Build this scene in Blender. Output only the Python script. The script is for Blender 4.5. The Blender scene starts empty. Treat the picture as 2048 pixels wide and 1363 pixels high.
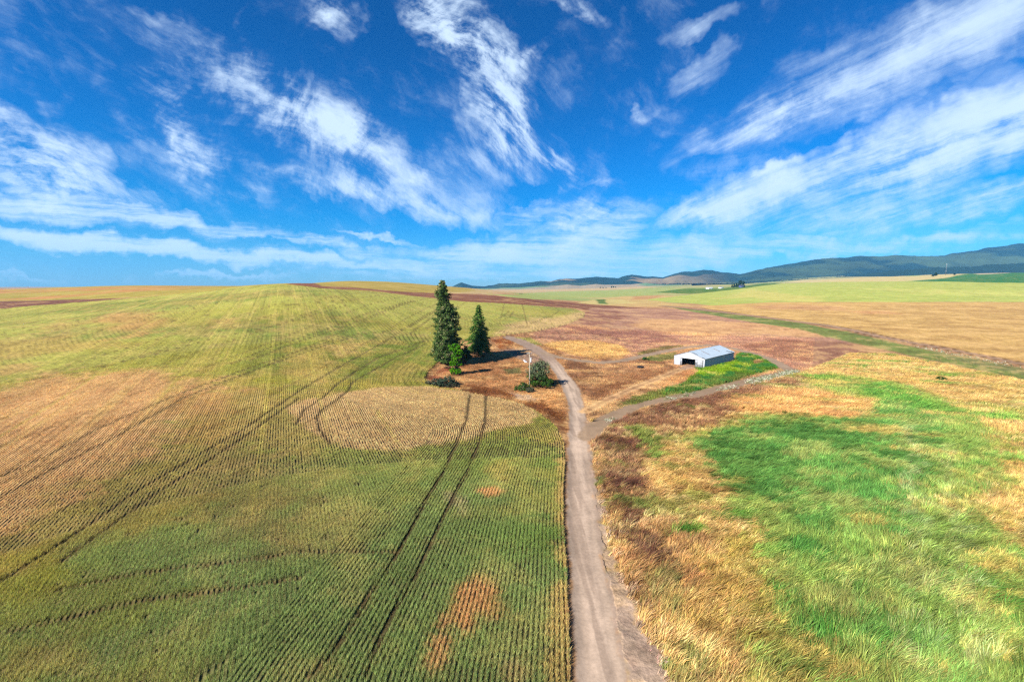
import bpy, math, time
import numpy as np
from mathutils import Vector, Matrix
T0 = time.time()
rng = np.random.default_rng(7)
scene = bpy.context.scene
R = math.radians

# ------------------------------------------------------------------ camera
PW, PH, F, YH, CH = 2048.0, 1363.0, 870.0, 570.0, 30.0
PITCH = math.atan((PH / 2 - YH) / F)
cam_d = bpy.data.cameras.new('camera'); cam = bpy.data.objects.new('camera', cam_d)
scene.collection.objects.link(cam); scene.camera = cam
cam.location = (0, 0, CH); cam.rotation_euler = (math.pi / 2 - PITCH, 0, 0)
cam_d.sensor_width = 36; cam_d.lens = F / PW * 36
cam_d.clip_start = 0.5; cam_d.clip_end = 60000
scene.render.resolution_x = 1024; scene.render.resolution_y = 681
CP, SP = math.cos(PITCH), math.sin(PITCH)

def ray(px, py):
    u = (px - PW / 2) / F; v = -(py - PH / 2) / F
    d = np.array([u, CP + v * SP, -SP + v * CP]); return d / np.linalg.norm(d)

# ------------------------------------------------------------------ light
SUN_AZ = math.atan2(-0.76, -0.65)      # bearing of the sun (behind left), measured from +Y towards +X
SUN_EL = R(36)
sun_dir = Vector((math.sin(SUN_AZ) * math.cos(SUN_EL), math.cos(SUN_AZ) * math.cos(SUN_EL), math.sin(SUN_EL)))
sd_ = bpy.data.lights.new('sun', 'SUN'); sun = bpy.data.objects.new('sun', sd_); scene.collection.objects.link(sun)
sd_.energy = 4.7; sd_.angle = R(0.53); sd_.color = (1.0, 0.965, 0.90)
sun.rotation_euler = sun_dir.to_track_quat('Z', 'Y').to_euler()
scene.view_settings.view_transform = 'Standard'; scene.view_settings.look = 'None'
scene.view_settings.exposure = 1.3; scene.view_settings.gamma = 1
EXPO = 2 ** 0.55
scene.cycles.max_bounces = 5; scene.cycles.diffuse_bounces = 2; scene.cycles.glossy_bounces = 2
scene.cycles.transparent_max_bounces = 4
scene.cycles.use_denoising = False; scene.cycles.use_adaptive_sampling = False; scene.cycles.filter_width = 1.3

# ------------------------------------------------------------------ node helper
class NT:
    def __init__(s, tree): s.t = tree; s.n = tree.nodes; s.l = tree.links
    def node(s, typ, **kw):
        n = s.n.new(typ)
        for k, v in kw.items():
            if k in ('inp',):
                for kk, vv in v.items(): s.put(n.inputs[kk], vv)
            else: setattr(n, k, v)
        return n
    def put(s, sock, v):
        if hasattr(v, 'is_linked') or hasattr(v, 'links'): s.l.new(v, sock)
        elif hasattr(v, 'outputs'): s.l.new(v.outputs[0], sock)
        else: sock.default_value = v
    def m(s, op, a, b=0.0, c=0.0, clamp=False):
        n = s.n.new('ShaderNodeMath'); n.operation = op; n.use_clamp = clamp
        s.put(n.inputs[0], a); s.put(n.inputs[1], b); s.put(n.inputs[2], c); return n.outputs[0]
    def vm(s, op, a, b=(0, 0, 0)):
        n = s.n.new('ShaderNodeVectorMath'); n.operation = op
        s.put(n.inputs[0], a)
        if op == 'SCALE': s.put(n.inputs['Scale'], b); return n.outputs[0]
        s.put(n.inputs[1], b)
        return n.outputs['Value'] if op in ('DOT_PRODUCT', 'LENGTH') else n.outputs[0]
    def noise(s, vec, scale, detail=4, rough=0.55, dist=0.0, dim='3D', color=False):
        n = s.n.new('ShaderNodeTexNoise'); n.noise_dimensions = dim
        s.put(n.inputs['Vector'], vec); s.put(n.inputs['Scale'], scale); n.inputs['Detail'].default_value = detail
        n.inputs['Roughness'].default_value = rough; n.inputs['Distortion'].default_value = dist
        return n.outputs['Color'] if color else n.outputs['Fac']
    def smooth(s, v, lo, hi, a=0.0, b=1.0):
        n = s.n.new('ShaderNodeMapRange'); n.interpolation_type = 'SMOOTHSTEP'
        s.put(n.inputs[0], v); s.put(n.inputs[1], lo); s.put(n.inputs[2], hi); s.put(n.inputs[3], a); s.put(n.inputs[4], b)
        return n.outputs[0]
    def mix(s, f, a, b, mode='MIX'):
        n = s.n.new('ShaderNodeMix'); n.data_type = 'RGBA'; n.blend_type = mode
        s.put(n.inputs[0], f); s.put(n.inputs[6], a); s.put(n.inputs[7], b); return n.outputs[2]
    def comb(s, x, y, z):
        n = s.n.new('ShaderNodeCombineXYZ'); s.put(n.inputs[0], x); s.put(n.inputs[1], y); s.put(n.inputs[2], z); return n.outputs[0]

# ------------------------------------------------------------------ world: sky and high cirrus
world = bpy.data.worlds.new('World'); scene.world = world; world.use_nodes = True
w = NT(world.node_tree); w.n.clear()
tc = w.node('ShaderNodeTexCoord'); D = w.vm('NORMALIZE', tc.outputs['Generated'])
sky = w.node('ShaderNodeTexSky', sky_type='NISHITA', sun_disc=False)
sky.sun_elevation = SUN_EL; sky.sun_rotation = SUN_AZ; sky.altitude = 800; sky.air_density = 1.0; sky.dust_density = 0.3; sky.ozone_density = 2.5
sepd = w.node('ShaderNodeSeparateXYZ'); w.put(sepd.inputs[0], D)
elev = sepd.outputs[2]
rmp = w.node('ShaderNodeValToRGB'); w.put(rmp.inputs[0], elev)
cr = rmp.color_ramp
SKYRAMP = [(0.0, (0.42, 0.74, 1.06)), (0.06, (0.18, 0.70, 1.16)), (0.14, (0.0, 0.64, 1.22)), (0.26, (0.0, 0.58, 1.20)), (0.45, (0.0, 0.46, 1.02)), (0.75, (0.0, 0.41, .90))]
while len(cr.elements) < len(SKYRAMP): cr.elements.new(0.5)
for e, (p, c) in zip(cr.elements, SKYRAMP): e.position = p; e.color = (*c, 1)
blue = w.mix(1.0, sky.outputs[0], rmp.outputs[0], 'MULTIPLY')

# warp the direction a little so that cloud edges fray
wn = w.noise(D, 2.6, 4, 0.6, color=True)
wn = w.vm('SUBTRACT', wn, (0.5, 0.5, 0.5))
wn2 = w.noise(D, 9.0, 4, 0.65, color=True); wn2 = w.vm('SUBTRACT', wn2, (0.5, 0.5, 0.5))
wn0 = w.noise(D, 1.7, 1, 0.5, color=True); wn0 = w.vm('SUBTRACT', wn0, (0.5, 0.5, 0.5))
wn3 = w.noise(D, 28.0, 4, 0.7, color=True); wn3 = w.vm('SUBTRACT', wn3, (0.5, 0.5, 0.5))
DW = w.vm('ADD', D, w.vm('SCALE', wn, 0.13)); DW = w.vm('ADD', DW, w.vm('SCALE', wn2, 0.10)); DW = w.vm('ADD', DW, w.vm('SCALE', wn3, 0.025))

def frame(px, py, ang, ln=10.0):
    c = Vector(ray(px, py)); a = R(ang)
    e = Vector(ray(px + math.cos(a) * ln, py + math.sin(a) * ln))
    t1 = (e - c); t1 = (t1 - c * t1.dot(c)).normalized(); t2 = c.cross(t1).normalized()
    return c, t1, t2
def blob(px, py, ang, L, S, amp):
    c, t1, t2 = frame(px, py, ang)
    a = R(ang)
    ra = (Vector(ray(px + math.cos(a) * L, py + math.sin(a) * L)) - c).length
    rb = (Vector(ray(px - math.sin(a) * S, py + math.cos(a) * S)) - c).length
    mp = w.node('ShaderNodeMapping', vector_type='TEXTURE')
    w.put(mp.inputs['Vector'], DW)
    M = Matrix((t1, t2, c)).transposed()
    mp.inputs['Location'].default_value = c
    mp.inputs['Rotation'].default_value = M.to_euler()
    mp.inputs['Scale'].default_value = (ra * 1.35, rb * 1.35, max(ra, rb) * 1.5)
    g = w.node('ShaderNodeTexGradient', gradient_type='SPHERICAL'); w.put(g.inputs[0], mp.outputs[0])
    return w.m('MULTIPLY', g.outputs['Fac'], amp)
def blobs(lst):
    acc = None
    for b in lst:
        o = blob(*b)
        acc = o if acc is None else w.m('ADD', acc, o)
    return acc
def fibre(px, py, ang, slong, sshort, detail, rough, dist, src=None):
    c, t1, t2 = frame(px, py, ang)
    s = src or D
    x = w.m('MULTIPLY', w.vm('DOT_PRODUCT', s, tuple(t1)), slong)
    y = w.m('MULTIPLY', w.vm('DOT_PRODUCT', s, tuple(t2)), sshort)
    return w.noise(w.comb(x, y, 0.37), 1.0, detail, rough, dist)
D2 = w.vm('ADD', D, w.vm('SCALE', wn, 0.10))
D2 = w.vm('ADD', D, w.vm('SCALE', wn, 0.045)); D2 = w.vm('ADD', D2, w.vm('SCALE', wn3, 0.008))
D3 = w.vm('ADD', D, w.vm('SCALE', wn0, 0.35)); D3 = w.vm('ADD', D3, w.vm('SCALE', wn, 0.05)); D3 = w.vm('ADD', D3, w.vm('SCALE', wn3, 0.012))
brk = w.noise(D2, 5.5, 8, 0.66); brk2 = w.noise(D3, 11.0, 8, 0.66); swl = w.noise(D3, 6.5, 8, 0.62, 1.6); swa = w.noise(D2, 9.0, 8, 0.66, 0.5)
# A: streaks on the right
mA = blobs([(1720,150,-27,420,75,1.5),(1500,262,-22,170,34,1.2),(1300,230,-40,55,18,.7),(1420,135,-32,75,32,1.0),(1960,20,-25,200,60,1.0),
            (1850,300,-24,330,75,2.1),(1560,385,-14,260,42,1.9),(2048,215,-28,200,95,2.1),(1390,435,-10,200,26,1.3),(1540,352,-20,35,9,1.2),
            (1700,440,-7,420,34,1.2),(1960,400,-8,250,30,1.2),(1190,358,-5,45,10,.9),(1285,228,-40,20,12,.9),(1400,45,-15,75,22,.8)])
fA = fibre(1720, 200, -25, 2.0, 18, 9, 0.66, 0.0, D2)
fA2 = fibre(1720, 200, -25, 6.0, 75, 8, 0.7, 0.0, D2)
# B: tangled wisps, left and centre
mB = blobs([(500,180,22,230,70,1.0),(365,235,60,100,45,1.1),(430,330,10,160,50,.7),(650,240,28,210,80,1.05),(760,320,30,180,60,.55),(700,370,15,120,22,1.1),(860,400,18,140,22,.8),
            (60,300,18,150,75,2.3),(180,375,12,140,34,1.5),(690,38,45,55,34,1.35),(890,35,50,120,62,2.3),(960,110,35,110,60,1.5),(1000,200,80,120,55,1.4),(1030,120,0,60,20,1.6),(1040,270,40,110,50,2.1),
            (1100,320,50,70,24,1.3),(960,290,10,90,60,.9),(1130,15,8,90,26,1.5),(940,390,20,120,40,.6),(350,290,80,60,20,1.0),(240,210,60,80,30,.5),(1180,430,-10,150,35,.9),(325,30,35,60,14,.55),(490,80,95,70,10,.55),(50,190,-20,90,20,.55),(270,70,45,22,10,.9)])
fB = fibre(650, 280, 26, 4.5, 17, 10, 0.66, 0.0, D3)
fB2 = fibre(700, 280, 28, 8.0, 70, 8, 0.7, 0.0, D3)
# C: flat banks low over the horizon
mC = blobs([(120,412,5,230,26,1.8),(420,440,8,130,20,1.5),(250,488,4,260,18,2.0),(480,508,6,260,20,2.0),(640,480,8,110,14,1.5),(720,528,3,170,12,1.3),(880,508,-3,180,32,1.1),(1080,500,-4,230,42,1.1),(1240,440,-20,80,26,1.1),
            (1060,430,-8,80,20,1.0),(1380,510,-6,300,26,.9),(1700,490,-5,330,16,.75),(450,552,0,160,6,.8),(130,562,0,200,6,.9),(800,552,0,260,10,.7),(1180,545,-2,300,14,.7),(760,465,5,70,7,.9),(1900,470,-8,200,12,.6)])
fC = fibre(700, 500, 3, 4.5, 50, 9, 0.66, 0.0, D2)
def dens(mask, f, base, k, lo, hi):
    v = w.m('MULTIPLY', mask, w.m('ADD', base, w.m('MULTIPLY', w.smooth(f, lo, hi), k)))
    v = w.m('MULTIPLY', v, w.smooth(mask, 0.0, 0.25))
    v = w.m('MULTIPLY', w.m('POWER', w.m('MAXIMUM', v, 0.0), 1.35), .9)
    return w.m('SUBTRACT', 1.0, w.m('EXPONENT', w.m('MULTIPLY', v, -1.0)), clamp=True)
def mix3(a, wa, b, wb, c, wc): return w.m('ADD', w.m('ADD', w.m('MULTIPLY', a, wa), w.m('MULTIPLY', b, wb)), w.m('MULTIPLY', c, wc))
fa = w.m('ADD', mix3(fA, .42, fA2, .12, brk, .26), w.m('MULTIPLY', swa, .20)); fb = w.m('ADD', mix3(fB, .30, fB2, .10, brk2, .28), w.m('MULTIPLY', swl, .32)); fc = mix3(fC, .6, fA2, .1, brk, .30)
dA = dens(mA, fa, .08, 1.6, .41, .62); dB = dens(mB, fb, .03, 2.0, .43, .64); dC = dens(mC, fc, .14, 1.7, .38, .62)
cl = w.m('MAXIMUM', w.m('MAXIMUM', dA, dB), dC)
# faint veil everywhere
veil = w.m('MULTIPLY', w.m('MULTIPLY', w.smooth(fb, 0.47, 0.66), w.smooth(brk, .42, .60)), 0.38)
cl = w.m('ADD', cl, veil, clamp=True)
cl = w.m('MULTIPLY', cl, w.smooth(elev, -0.01, 0.03))
bg1 = w.node('ShaderNodeBackground'); w.put(bg1.inputs[0], blue); bg1.inputs[1].default_value = 0.05
CLOUD = (0.385, 0.475, 0.585, 1)
bg2 = w.node('ShaderNodeBackground', inp={0: CLOUD, 1: 0.85})
ms = w.node('ShaderNodeMixShader'); w.put(ms.inputs[0], w.m('MULTIPLY', cl, 0.92)); w.put(ms.inputs[1], bg1.outputs[0]); w.put(ms.inputs[2], bg2.outputs[0])
wo = w.node('ShaderNodeOutputWorld'); w.put(wo.inputs[0], ms.outputs[0])
world.cycles.sampling_method = 'MANUAL'; world.cycles.sample_map_resolution = 256

# ------------------------------------------------------------------ numpy noise
def _h(ix, iy, s):
    ix = ix.astype(np.uint32); iy = iy.astype(np.uint32)
    h = ix * np.uint32(374761393) + iy * np.uint32(668265263) + np.uint32((s * 974634777) & 0xffffffff)
    h = (h ^ (h >> np.uint32(13))) * np.uint32(1274126177); h = h ^ (h >> np.uint32(16))
    return (h & np.uint32(0xffff)).astype(np.float32) / 65535.0
def vnoise(x, y, s=0):
    xf = np.floor(x); yf = np.floor(y); fx = (x - xf).astype(np.float32); fy = (y - yf).astype(np.float32)
    xi = xf.astype(np.int64); yi = yf.astype(np.int64)
    fx = fx * fx * (3 - 2 * fx); fy = fy * fy * (3 - 2 * fy)
    a = _h(xi, yi, s); b = _h(xi + 1, yi, s); c = _h(xi, yi + 1, s); d = _h(xi + 1, yi + 1, s)
    return (a + (b - a) * fx) * (1 - fy) + (c + (d - c) * fx) * fy
def fbm(x, y, scale, oct=4, s=0, g=0.5):
    x = np.asarray(x, np.float64) / scale + 31.7 * (s + 1); y = np.asarray(y, np.float64) / scale + 17.3 * (s + 1)
    t = 0; a = 1; n = 0
    for o in range(oct):
        t = t + a * vnoise(x, y, s + o * 7); n += a; a *= g
        x, y = 2.03 * (x * 0.8 - y * 0.6) , 2.03 * (x * 0.6 + y * 0.8)
    return t / n
def sst(v, a, b):
    t = np.clip((v - a) / (b - a), 0, 1); return t * t * (3 - 2 * t)

# ------------------------------------------------------------------ terrain height
HY = np.array([0, 60, 100, 150, 200, 300, 400, 500, 650, 800, 1000, 1400, 2000, 3000, 5000, 14000], float)
HX = np.array([-400, 0, 300, 480, 590, 690, 750, 900, 1000, 1150, 1300, 1500, 1700, 1900, 2048, 2400], float)
HZ = np.array([
 [0,0,1,3,5,8.5,12,14.5,18,21,19,5,0,-5,-5,-5],
 [0,.3,1.3,3.5,6,9,13.6,15.6,19.5,22.6,18,5,0,-5,-5,-5],
 [0,.8,2.8,6,9.5,15.2,19.9,24,27.8,29.5,26,10,0,-5,-5,-5],
 [0,.8,2.8,6.5,11,20,26.5,29,28.6,28.5,25,10,0,-5,-5,-5],
 [0,.6,2.2,6,11,22,30,32.4,30,28,25,10,0,-5,-5,-5],
 [0,.4,1.5,5,9.5,20,26.4,30.5,36,37.5,32,12,0,-5,-5,-5],
 [0,.2,1,4,8.5,18,24.4,27.9,34,37,32,14,0,-5,-5,-5],
 [0,0,.3,1.6,6,12,16.2,19.2,24.4,27.6,24,8,-2,-5,-5,-5],
 [0,0,0,.8,4,8.6,12.5,15.5,18.3,19.2,16,6,-1,-4,-4,-4],
 [0,0,0,.2,1,3.4,4.9,6,6,5.2,4.6,4.2,4.5,2.4,1.3,0],
 [0,0,0,0,0,0,0,.2,2.4,4.3,4.9,8,13.9,19.7,24,10],
 [0,0,0,0,0,0,0,.5,2.4,6.2,11.6,22,30,40,70,60],
 [0,0,0,0,0,0,.3,1.8,8.6,19,28.9,43,57,78,133,130],
 [0,0,0,0,0,0,.5,2,9.5,21.7,35,52,79,92,140,140],
 [0,0,0,0,0,0,.5,2,9.5,22.6,36,59,88,100,170,160],
 [0,0,0,0,0,0,.5,2,9.5,22.6,36,59,88,100,170,160]], float)
def pchip(x, y, xi):
    h = np.diff(x); dl = np.diff(y) / h; d = np.zeros(len(x))
    for i in range(1, len(x) - 1):
        if dl[i-1] * dl[i] > 0:
            w1 = 2 * h[i] + h[i-1]; w2 = h[i] + 2 * h[i-1]; d[i] = (w1 + w2) / (w1 / dl[i-1] + w2 / dl[i])
    d[0] = dl[0] * .5; d[-1] = dl[-1]
    k = np.clip(np.searchsorted(x, xi) - 1, 0, len(x) - 2); t = (xi - x[k]) / h[k]
    return ((2*t**3-3*t**2+1)*y[k] + (t**3-2*t**2+t)*h[k]*d[k] + (-2*t**3+3*t**2)*y[k+1] + (t**3-t**2)*h[k]*d[k+1])
LY = np.linspace(0, math.log(14001), 420); FY = np.exp(LY) - 1
FX = np.arange(-400, 2401, 20.0)
tmp = np.array([pchip(HY, r_, FY) for r_ in HZ])
TB = np.array([pchip(HX, tmp[:, j], FX) for j in range(len(FY))]).T
for _ in range(2):
    TB[1:-1] = (TB[:-2] + 2 * TB[1:-1] + TB[2:]) / 4
    TB[:, 1:-1] = (TB[:, :-2] + 2 * TB[:, 1:-1] + TB[:, 2:]) / 4
def terrain(X, Y):
    X = np.asarray(X, float); Y = np.asarray(Y, float)
    r = np.hypot(X, Y) + 1e-6; Ye = np.maximum(Y, r * 0.5)
    px = np.clip(1024 + F * X / Ye, -400, 2399.9); px = np.where(Y < 0, np.where(X < 0, -400.0, 2399.9), px)
    i = (px + 400) / 20; j = np.log(np.minimum(Ye, 13990) + 1) / LY[1]
    i0 = np.clip(i.astype(int), 0, len(FX) - 2); j0 = np.clip(j.astype(int), 0, len(FY) - 2); fi = i - i0; fj = j - j0
    z = (TB[i0, j0] * (1 - fi) + TB[i0 + 1, j0] * fi) * (1 - fj) + (TB[i0, j0 + 1] * (1 - fi) + TB[i0 + 1, j0 + 1] * fi) * fj
    z = z + (fbm(X, Y, 70, 2, 3) - .5) * 1.0 * sst(r, 120, 400) + (fbm(X, Y, 420, 2, 5) - .5) * 8 * sst(r, 800, 1600)
    return z
def hit(px, py):
    """where the view ray of a photo pixel meets the ground"""
    d = ray(px, py); Ys = np.exp(np.linspace(math.log(15), math.log(9000), 1600)); t = Ys / d[1]
    zz = CH + t * d[2] - terrain(t * d[0], Ys)
    k = np.where(zz < 0)[0]
    if len(k) == 0: k = [int(np.argmin(zz / Ys))]
    k = max(k[0], 1); a, b = zz[k-1], zz[k]; f = a / (a - b) if a > 0 and b < 0 else 0
    Yh = Ys[k-1] + (Ys[k] - Ys[k-1]) * f; X = Yh / d[1] * d[0]
    return Vector((X, Yh, float(terrain(X, Yh))))
def poly(pts, step=26, closed=True):
    out = []; n = len(pts)
    for i in range(n if closed else n - 1):
        a, b = pts[i], pts[(i + 1) % n]; m = max(1, int(math.hypot(b[0]-a[0], (b[1]-a[1])) / step))
        for k in range(m): out.append(tuple(hit(a[0] + (b[0]-a[0]) * k / m, a[1] + (b[1]-a[1]) * k / m)[:2]))
    if not closed: out.append(tuple(hit(*pts[-1])[:2]))
    return np.array(out)
def segdist(X, Y, V, closed):
    d2 = np.full(X.shape, 1e12); ins = np.zeros(X.shape, bool); n = len(V)
    for i in range(n if closed else n - 1):
        ax, ay = V[i]; bx, by = V[(i + 1) % n]; dx, dy = bx - ax, by - ay; L = dx*dx + dy*dy + 1e-9
        t = np.clip(((X-ax)*dx + (Y-ay)*dy) / L, 0, 1)
        np.minimum(d2, (X-ax-t*dx)**2 + (Y-ay-t*dy)**2, out=d2)
        if closed and ay != by:
            c = (ay > Y) != (by > Y); ins ^= c & (X < (bx-ax) * (Y-ay) / (by-ay) + ax)
    d = np.sqrt(d2)
    return np.where(ins, d, -d) if closed else d
def sd(X, Y, V, margin, closed=True):
    """signed distance (positive inside), only worked out near the shape"""
    V = np.asarray(V); lo = V.min(0) - margin; hi = V.max(0) + margin
    k = (X > lo[0]) & (X < hi[0]) & (Y > lo[1]) & (Y < hi[1])
    out = np.full(X.shape, -1e6 if closed else 1e6)
    if k.any(): out[k] = segdist(X[k], Y[k], V, closed)
    return out
print('setup', time.time() - T0)

# ------------------------------------------------------------------ where the fields and tracks lie
FIELD = [(1146,1500),(1143,1363),(1139,1250),(1134,1150),(1128,1050),(1127,980),(1130,930),(1129,890),(1118,862),(1098,840),(1072,822),(1040,808),(1000,797),(950,788),(915,780),(880,776),(858,768),(851,756),(856,744),(872,728),(884,715),(893,695),(925,680),(975,675),(1000,672),(1080,661),(1130,650),(1168,634),(1170,625),(1150,617),(1070,611),(1000,606),(930,603),(830,592),(740,582),(640,576),(600,571),(560,568),(470,574),(430,581),(240,598),(120,607),(0,617),(-260,632),(-500,900),(-500,1500)]
ROAD_L = [(1162,1500),(1151,1363),(1145,1250),(1141,1165),(1134,1079),(1131,1020),(1133,960),(1135,887),(1138,857),(1137,810),(1123,770),(1113,751),(1097,728),(1076,709),(1050,694),(1020,680),(1003,675)]
ROAD_R = [(1015,671),(1043,677),(1078,692),(1104,710),(1124,730),(1136,749),(1158,775),(1168,810),(1174,860),(1180,921),(1186,960),(1193,1020),(1206,1122),(1226,1208),(1243,1293),(1256,1363),(1290,1500)]
SHOULDER = [(1174,840),(1180,900),(1193,960),(1205,1020),(1222,1090),(1250,1160),(1268,1208),(1290,1262),(1322,1315),(1340,1363),(1400,1500),(1280,1500),(1250,1363),(1180,1000)]
TRACK_UP = [(1090,706),(1120,715),(1160,721),(1200,725),(1245,721),(1275,714),(1325,703),(1375,694),(1420,690),(1462,696),(1488,702),(1535,716),(1560,729),(1583,742)]
TRACK_LOW = [(1583,742),(1567,746),(1535,753),(1500,761),(1453,773),(1394,788),(1324,801),(1265,816),(1230,831),(1195,850),(1176,872)]
TRACK_BARN = [(1385,728),(1365,737),(1347,744),(1300,763),(1254,781),(1207,803),(1172,822)]
TRACK_FAR = [(1330,612),(1400,618),(1495,630),(1590,642),(1653,650),(1716,662),(1780,677),(1875,694),(1970,712),(2048,728),(2300,772)]
TRAMS = [[(617,1363),(654,1324),(706,1253),(749,1182),(786,1126),(824,1060),(852,1003),(885,951),(909,899),(933,843),(940,791)],
 [(730,1363),(753,1300),(786,1229),(829,1159),(867,1078),(900,1012),(933,951),(954,899),(970,847),(972,793)],
 [(661,890),(640,862),(634,838),(643,822),(672,803),(697,783),(705,766),(739,747),(798,713),(850,690)],
 [(592,852),(609,822),(647,797),(672,772),(714,743),(756,717),(850,683)],
 [(-60,1030),(0,999),(112,938),(234,875),(370,797),(487,750),(600,710),(672,685),(735,668),(798,660),(860,656)],
 [(-60,985),(0,958),(97,914),(195,861),(341,797),(487,742),(600,703),(672,680),(735,664)],
 [(0,1170),(127,1089),(204,1036),(272,987),(370,929),(487,861),(600,783),(680,735),(760,690),(830,645),(875,618)],
 [(120,1130),(302,997),(389,943),(487,877),(600,797)],
 [(462,730),(546,694),(630,668),(735,627),(823,602)],[(500,722),(600,684),(700,650),(780,618),(830,602)],
 [(20,1269),(146,1240),(292,1206),(414,1191),(535,1172),(600,1162)],[(112,1187),(243,1160),(365,1140),(487,1128),(600,1109),(800,1110)],
 [(0,690),(130,672),(300,650),(450,625),(560,612),(700,600)],[(0,770),(150,748),(300,712),(420,680),(560,650),(690,612)],
 [(991,639),(1005,634),(1018,623)],[(1010,638),(1020,634),(1028,623)],[(1060,648),(1104,632),(1118,623)],[(820,655),(881,617)],[(820,669),(883,621)]]
FIELD_W = poly(FIELD[1:-1], 26, False); FIELD_W = np.concatenate([[(FIELD_W[0][0] - .4, -120)], FIELD_W, [(-420, 60), (-420, -120)]])
ROAD_W = poly(ROAD_L[1:] + ROAD_R[:-1], 26, False); ROAD_W = np.concatenate([[(ROAD_W[0][0], -120)], ROAD_W, [(ROAD_W[-1][0] + .3, -120)]]); SHOULD_W = poly(SHOULDER)
TU, TL, TBN, TF = [poly(p, 26, False) for p in (TRACK_UP, TRACK_LOW, TRACK_BARN, TRACK_FAR)]
MARKS = [poly(p, 30, False) for p in ([(1813,845),(1821,915),(1826,1031),(1831,1121),(1826,1181),(1821,1281),(1811,1351)], [(1886,895),(1894,990),(1906,1071),(1921,1156),(1941,1281),(1950,1363)])]
TRAM_W = [poly(p, 30, False) for p in TRAMS]
def C(r, g, b):
    c = np.array([r, g, b], float) / 255; return np.where(c <= .04045, c / 12.92, ((c + .055) / 1.055) ** 2.4)
KL = 1.72                                     # sunlit ground: display value over base colour
def A(r, g, b): return C(r, g, b) / KL

# patches: outline in photo pixels, edge softness (m), colour, strength
P_CROP = [
 ([(300,750),(420,760),(560,790),(640,760),(700,800),(620,900),(520,900),(420,870),(330,900),(250,900)], 7, (206,170,106), .5),
 ([(-300,830),(0,800),(260,770),(420,800),(330,900),(200,960),(100,1040),(0,1110),(-300,1260)], 6, (226,176,118), .8),
 ([(-300,1000),(0,990),(200,920),(420,800),(520,780),(500,900),(420,1000),(300,1060),(150,1110),(0,1180),(-300,1300)], 8, (178,152,84), .6),
 ([(-200,1180),(60,1130),(260,1150),(330,1230),(200,1290),(-200,1300)], 4, (150,148,74), .6),
 ([(560,950),(700,940),(800,1000),(780,1080),(640,1090),(540,1030)], 5, (160,156,88), .5),
 ([(-300,770),(0,785),(73,756),(195,748),(341,742),(380,760),(445,783),(400,822),(350,851),(310,909),(225,934),(165,972),(112,1006),(0,1070),(-300,1190)], 9, (224,172,112), .93),
 ([(575,818),(600,803),(680,790),(760,775),(850,774),(915,782),(1000,797),(1050,812),(1078,828),(1060,850),(1000,860),(930,880),(880,890),(800,905),(720,905),(660,885),(600,850)], 1.2, (226,184,124), .97),
 ([(180,645),(230,625),(310,630),(335,655),(290,672),(210,672)], 12, (205,155,90), .8),
 ([(60,660),(130,640),(180,655),(130,672)], 10, (200,155,90), .6),
 ([(-200,690),(40,680),(150,670),(260,690),(130,705),(0,720)], 9, (200,160,85), .6),
 ([(420,640),(470,638),(480,650),(430,655)], 8, (205,165,95), .6),
 ([(0,735),(60,725),(90,742),(0,752)], 5, (205,160,95), .7),
 ([(330,800),(420,790),(470,830),(440,900),(370,880)], 4, (190,150,85), .55),
 ([(640,700),(700,680),(730,690),(680,715)], 5, (210,175,105), .7),
 ([(560,720),(640,705),(660,730),(600,760),(560,745)], 4, (195,165,90), .6),
 ([(985,673),(1010,655),(1080,645),(1140,630),(1168,622),(1168,640),(1130,652),(1080,664),(1000,674)], 9, (232,192,125), .95),
 ([(560,1020),(640,1000),(720,1030),(760,1090),(700,1130),(600,1120)], 3, (165,150,90), .5),
 ([(0,1120),(90,1100),(140,1150),(60,1220),(0,1230)], 3, (160,150,60), .5),
 ([(0,1300),(120,1310),(200,1363),(0,1363)], 2, (175,155,90), .6),
 ([(905,1190),(945,1155),(990,1160),(1012,1195),(1006,1245),(960,1245),(940,1290),(905,1270)], 1.2, (224,164,106), .85),
 ([(862,1235),(895,1228),(908,1250),(895,1300),(880,1345),(862,1340),(856,1280)], .9, (222,164,108), .8),
 ([(935,1230),(960,1238),(950,1270),(915,1262)], .8, (200,150,95), .8),
 ([(965,985),(985,980),(1000,988),(980,1000),(968,998)], .5, (220,160,104), .9),
 ([(885,990),(915,985),(935,1010),(925,1035),(900,1010)], .8, (190,170,125), .6),
 ([(1110,860),(1132,900),(1132,1500),(1108,1500),(1118,1100),(1116,960)], .5, (196,165,100), .75),
 ([(1000,1330),(1040,1320),(1050,1400),(1000,1400)], .8, (196,165,110), .6),
 ([(400,900),(520,890),(600,1000),(560,1100),(420,1080)], 5, (150,125,80), .45)]
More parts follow.
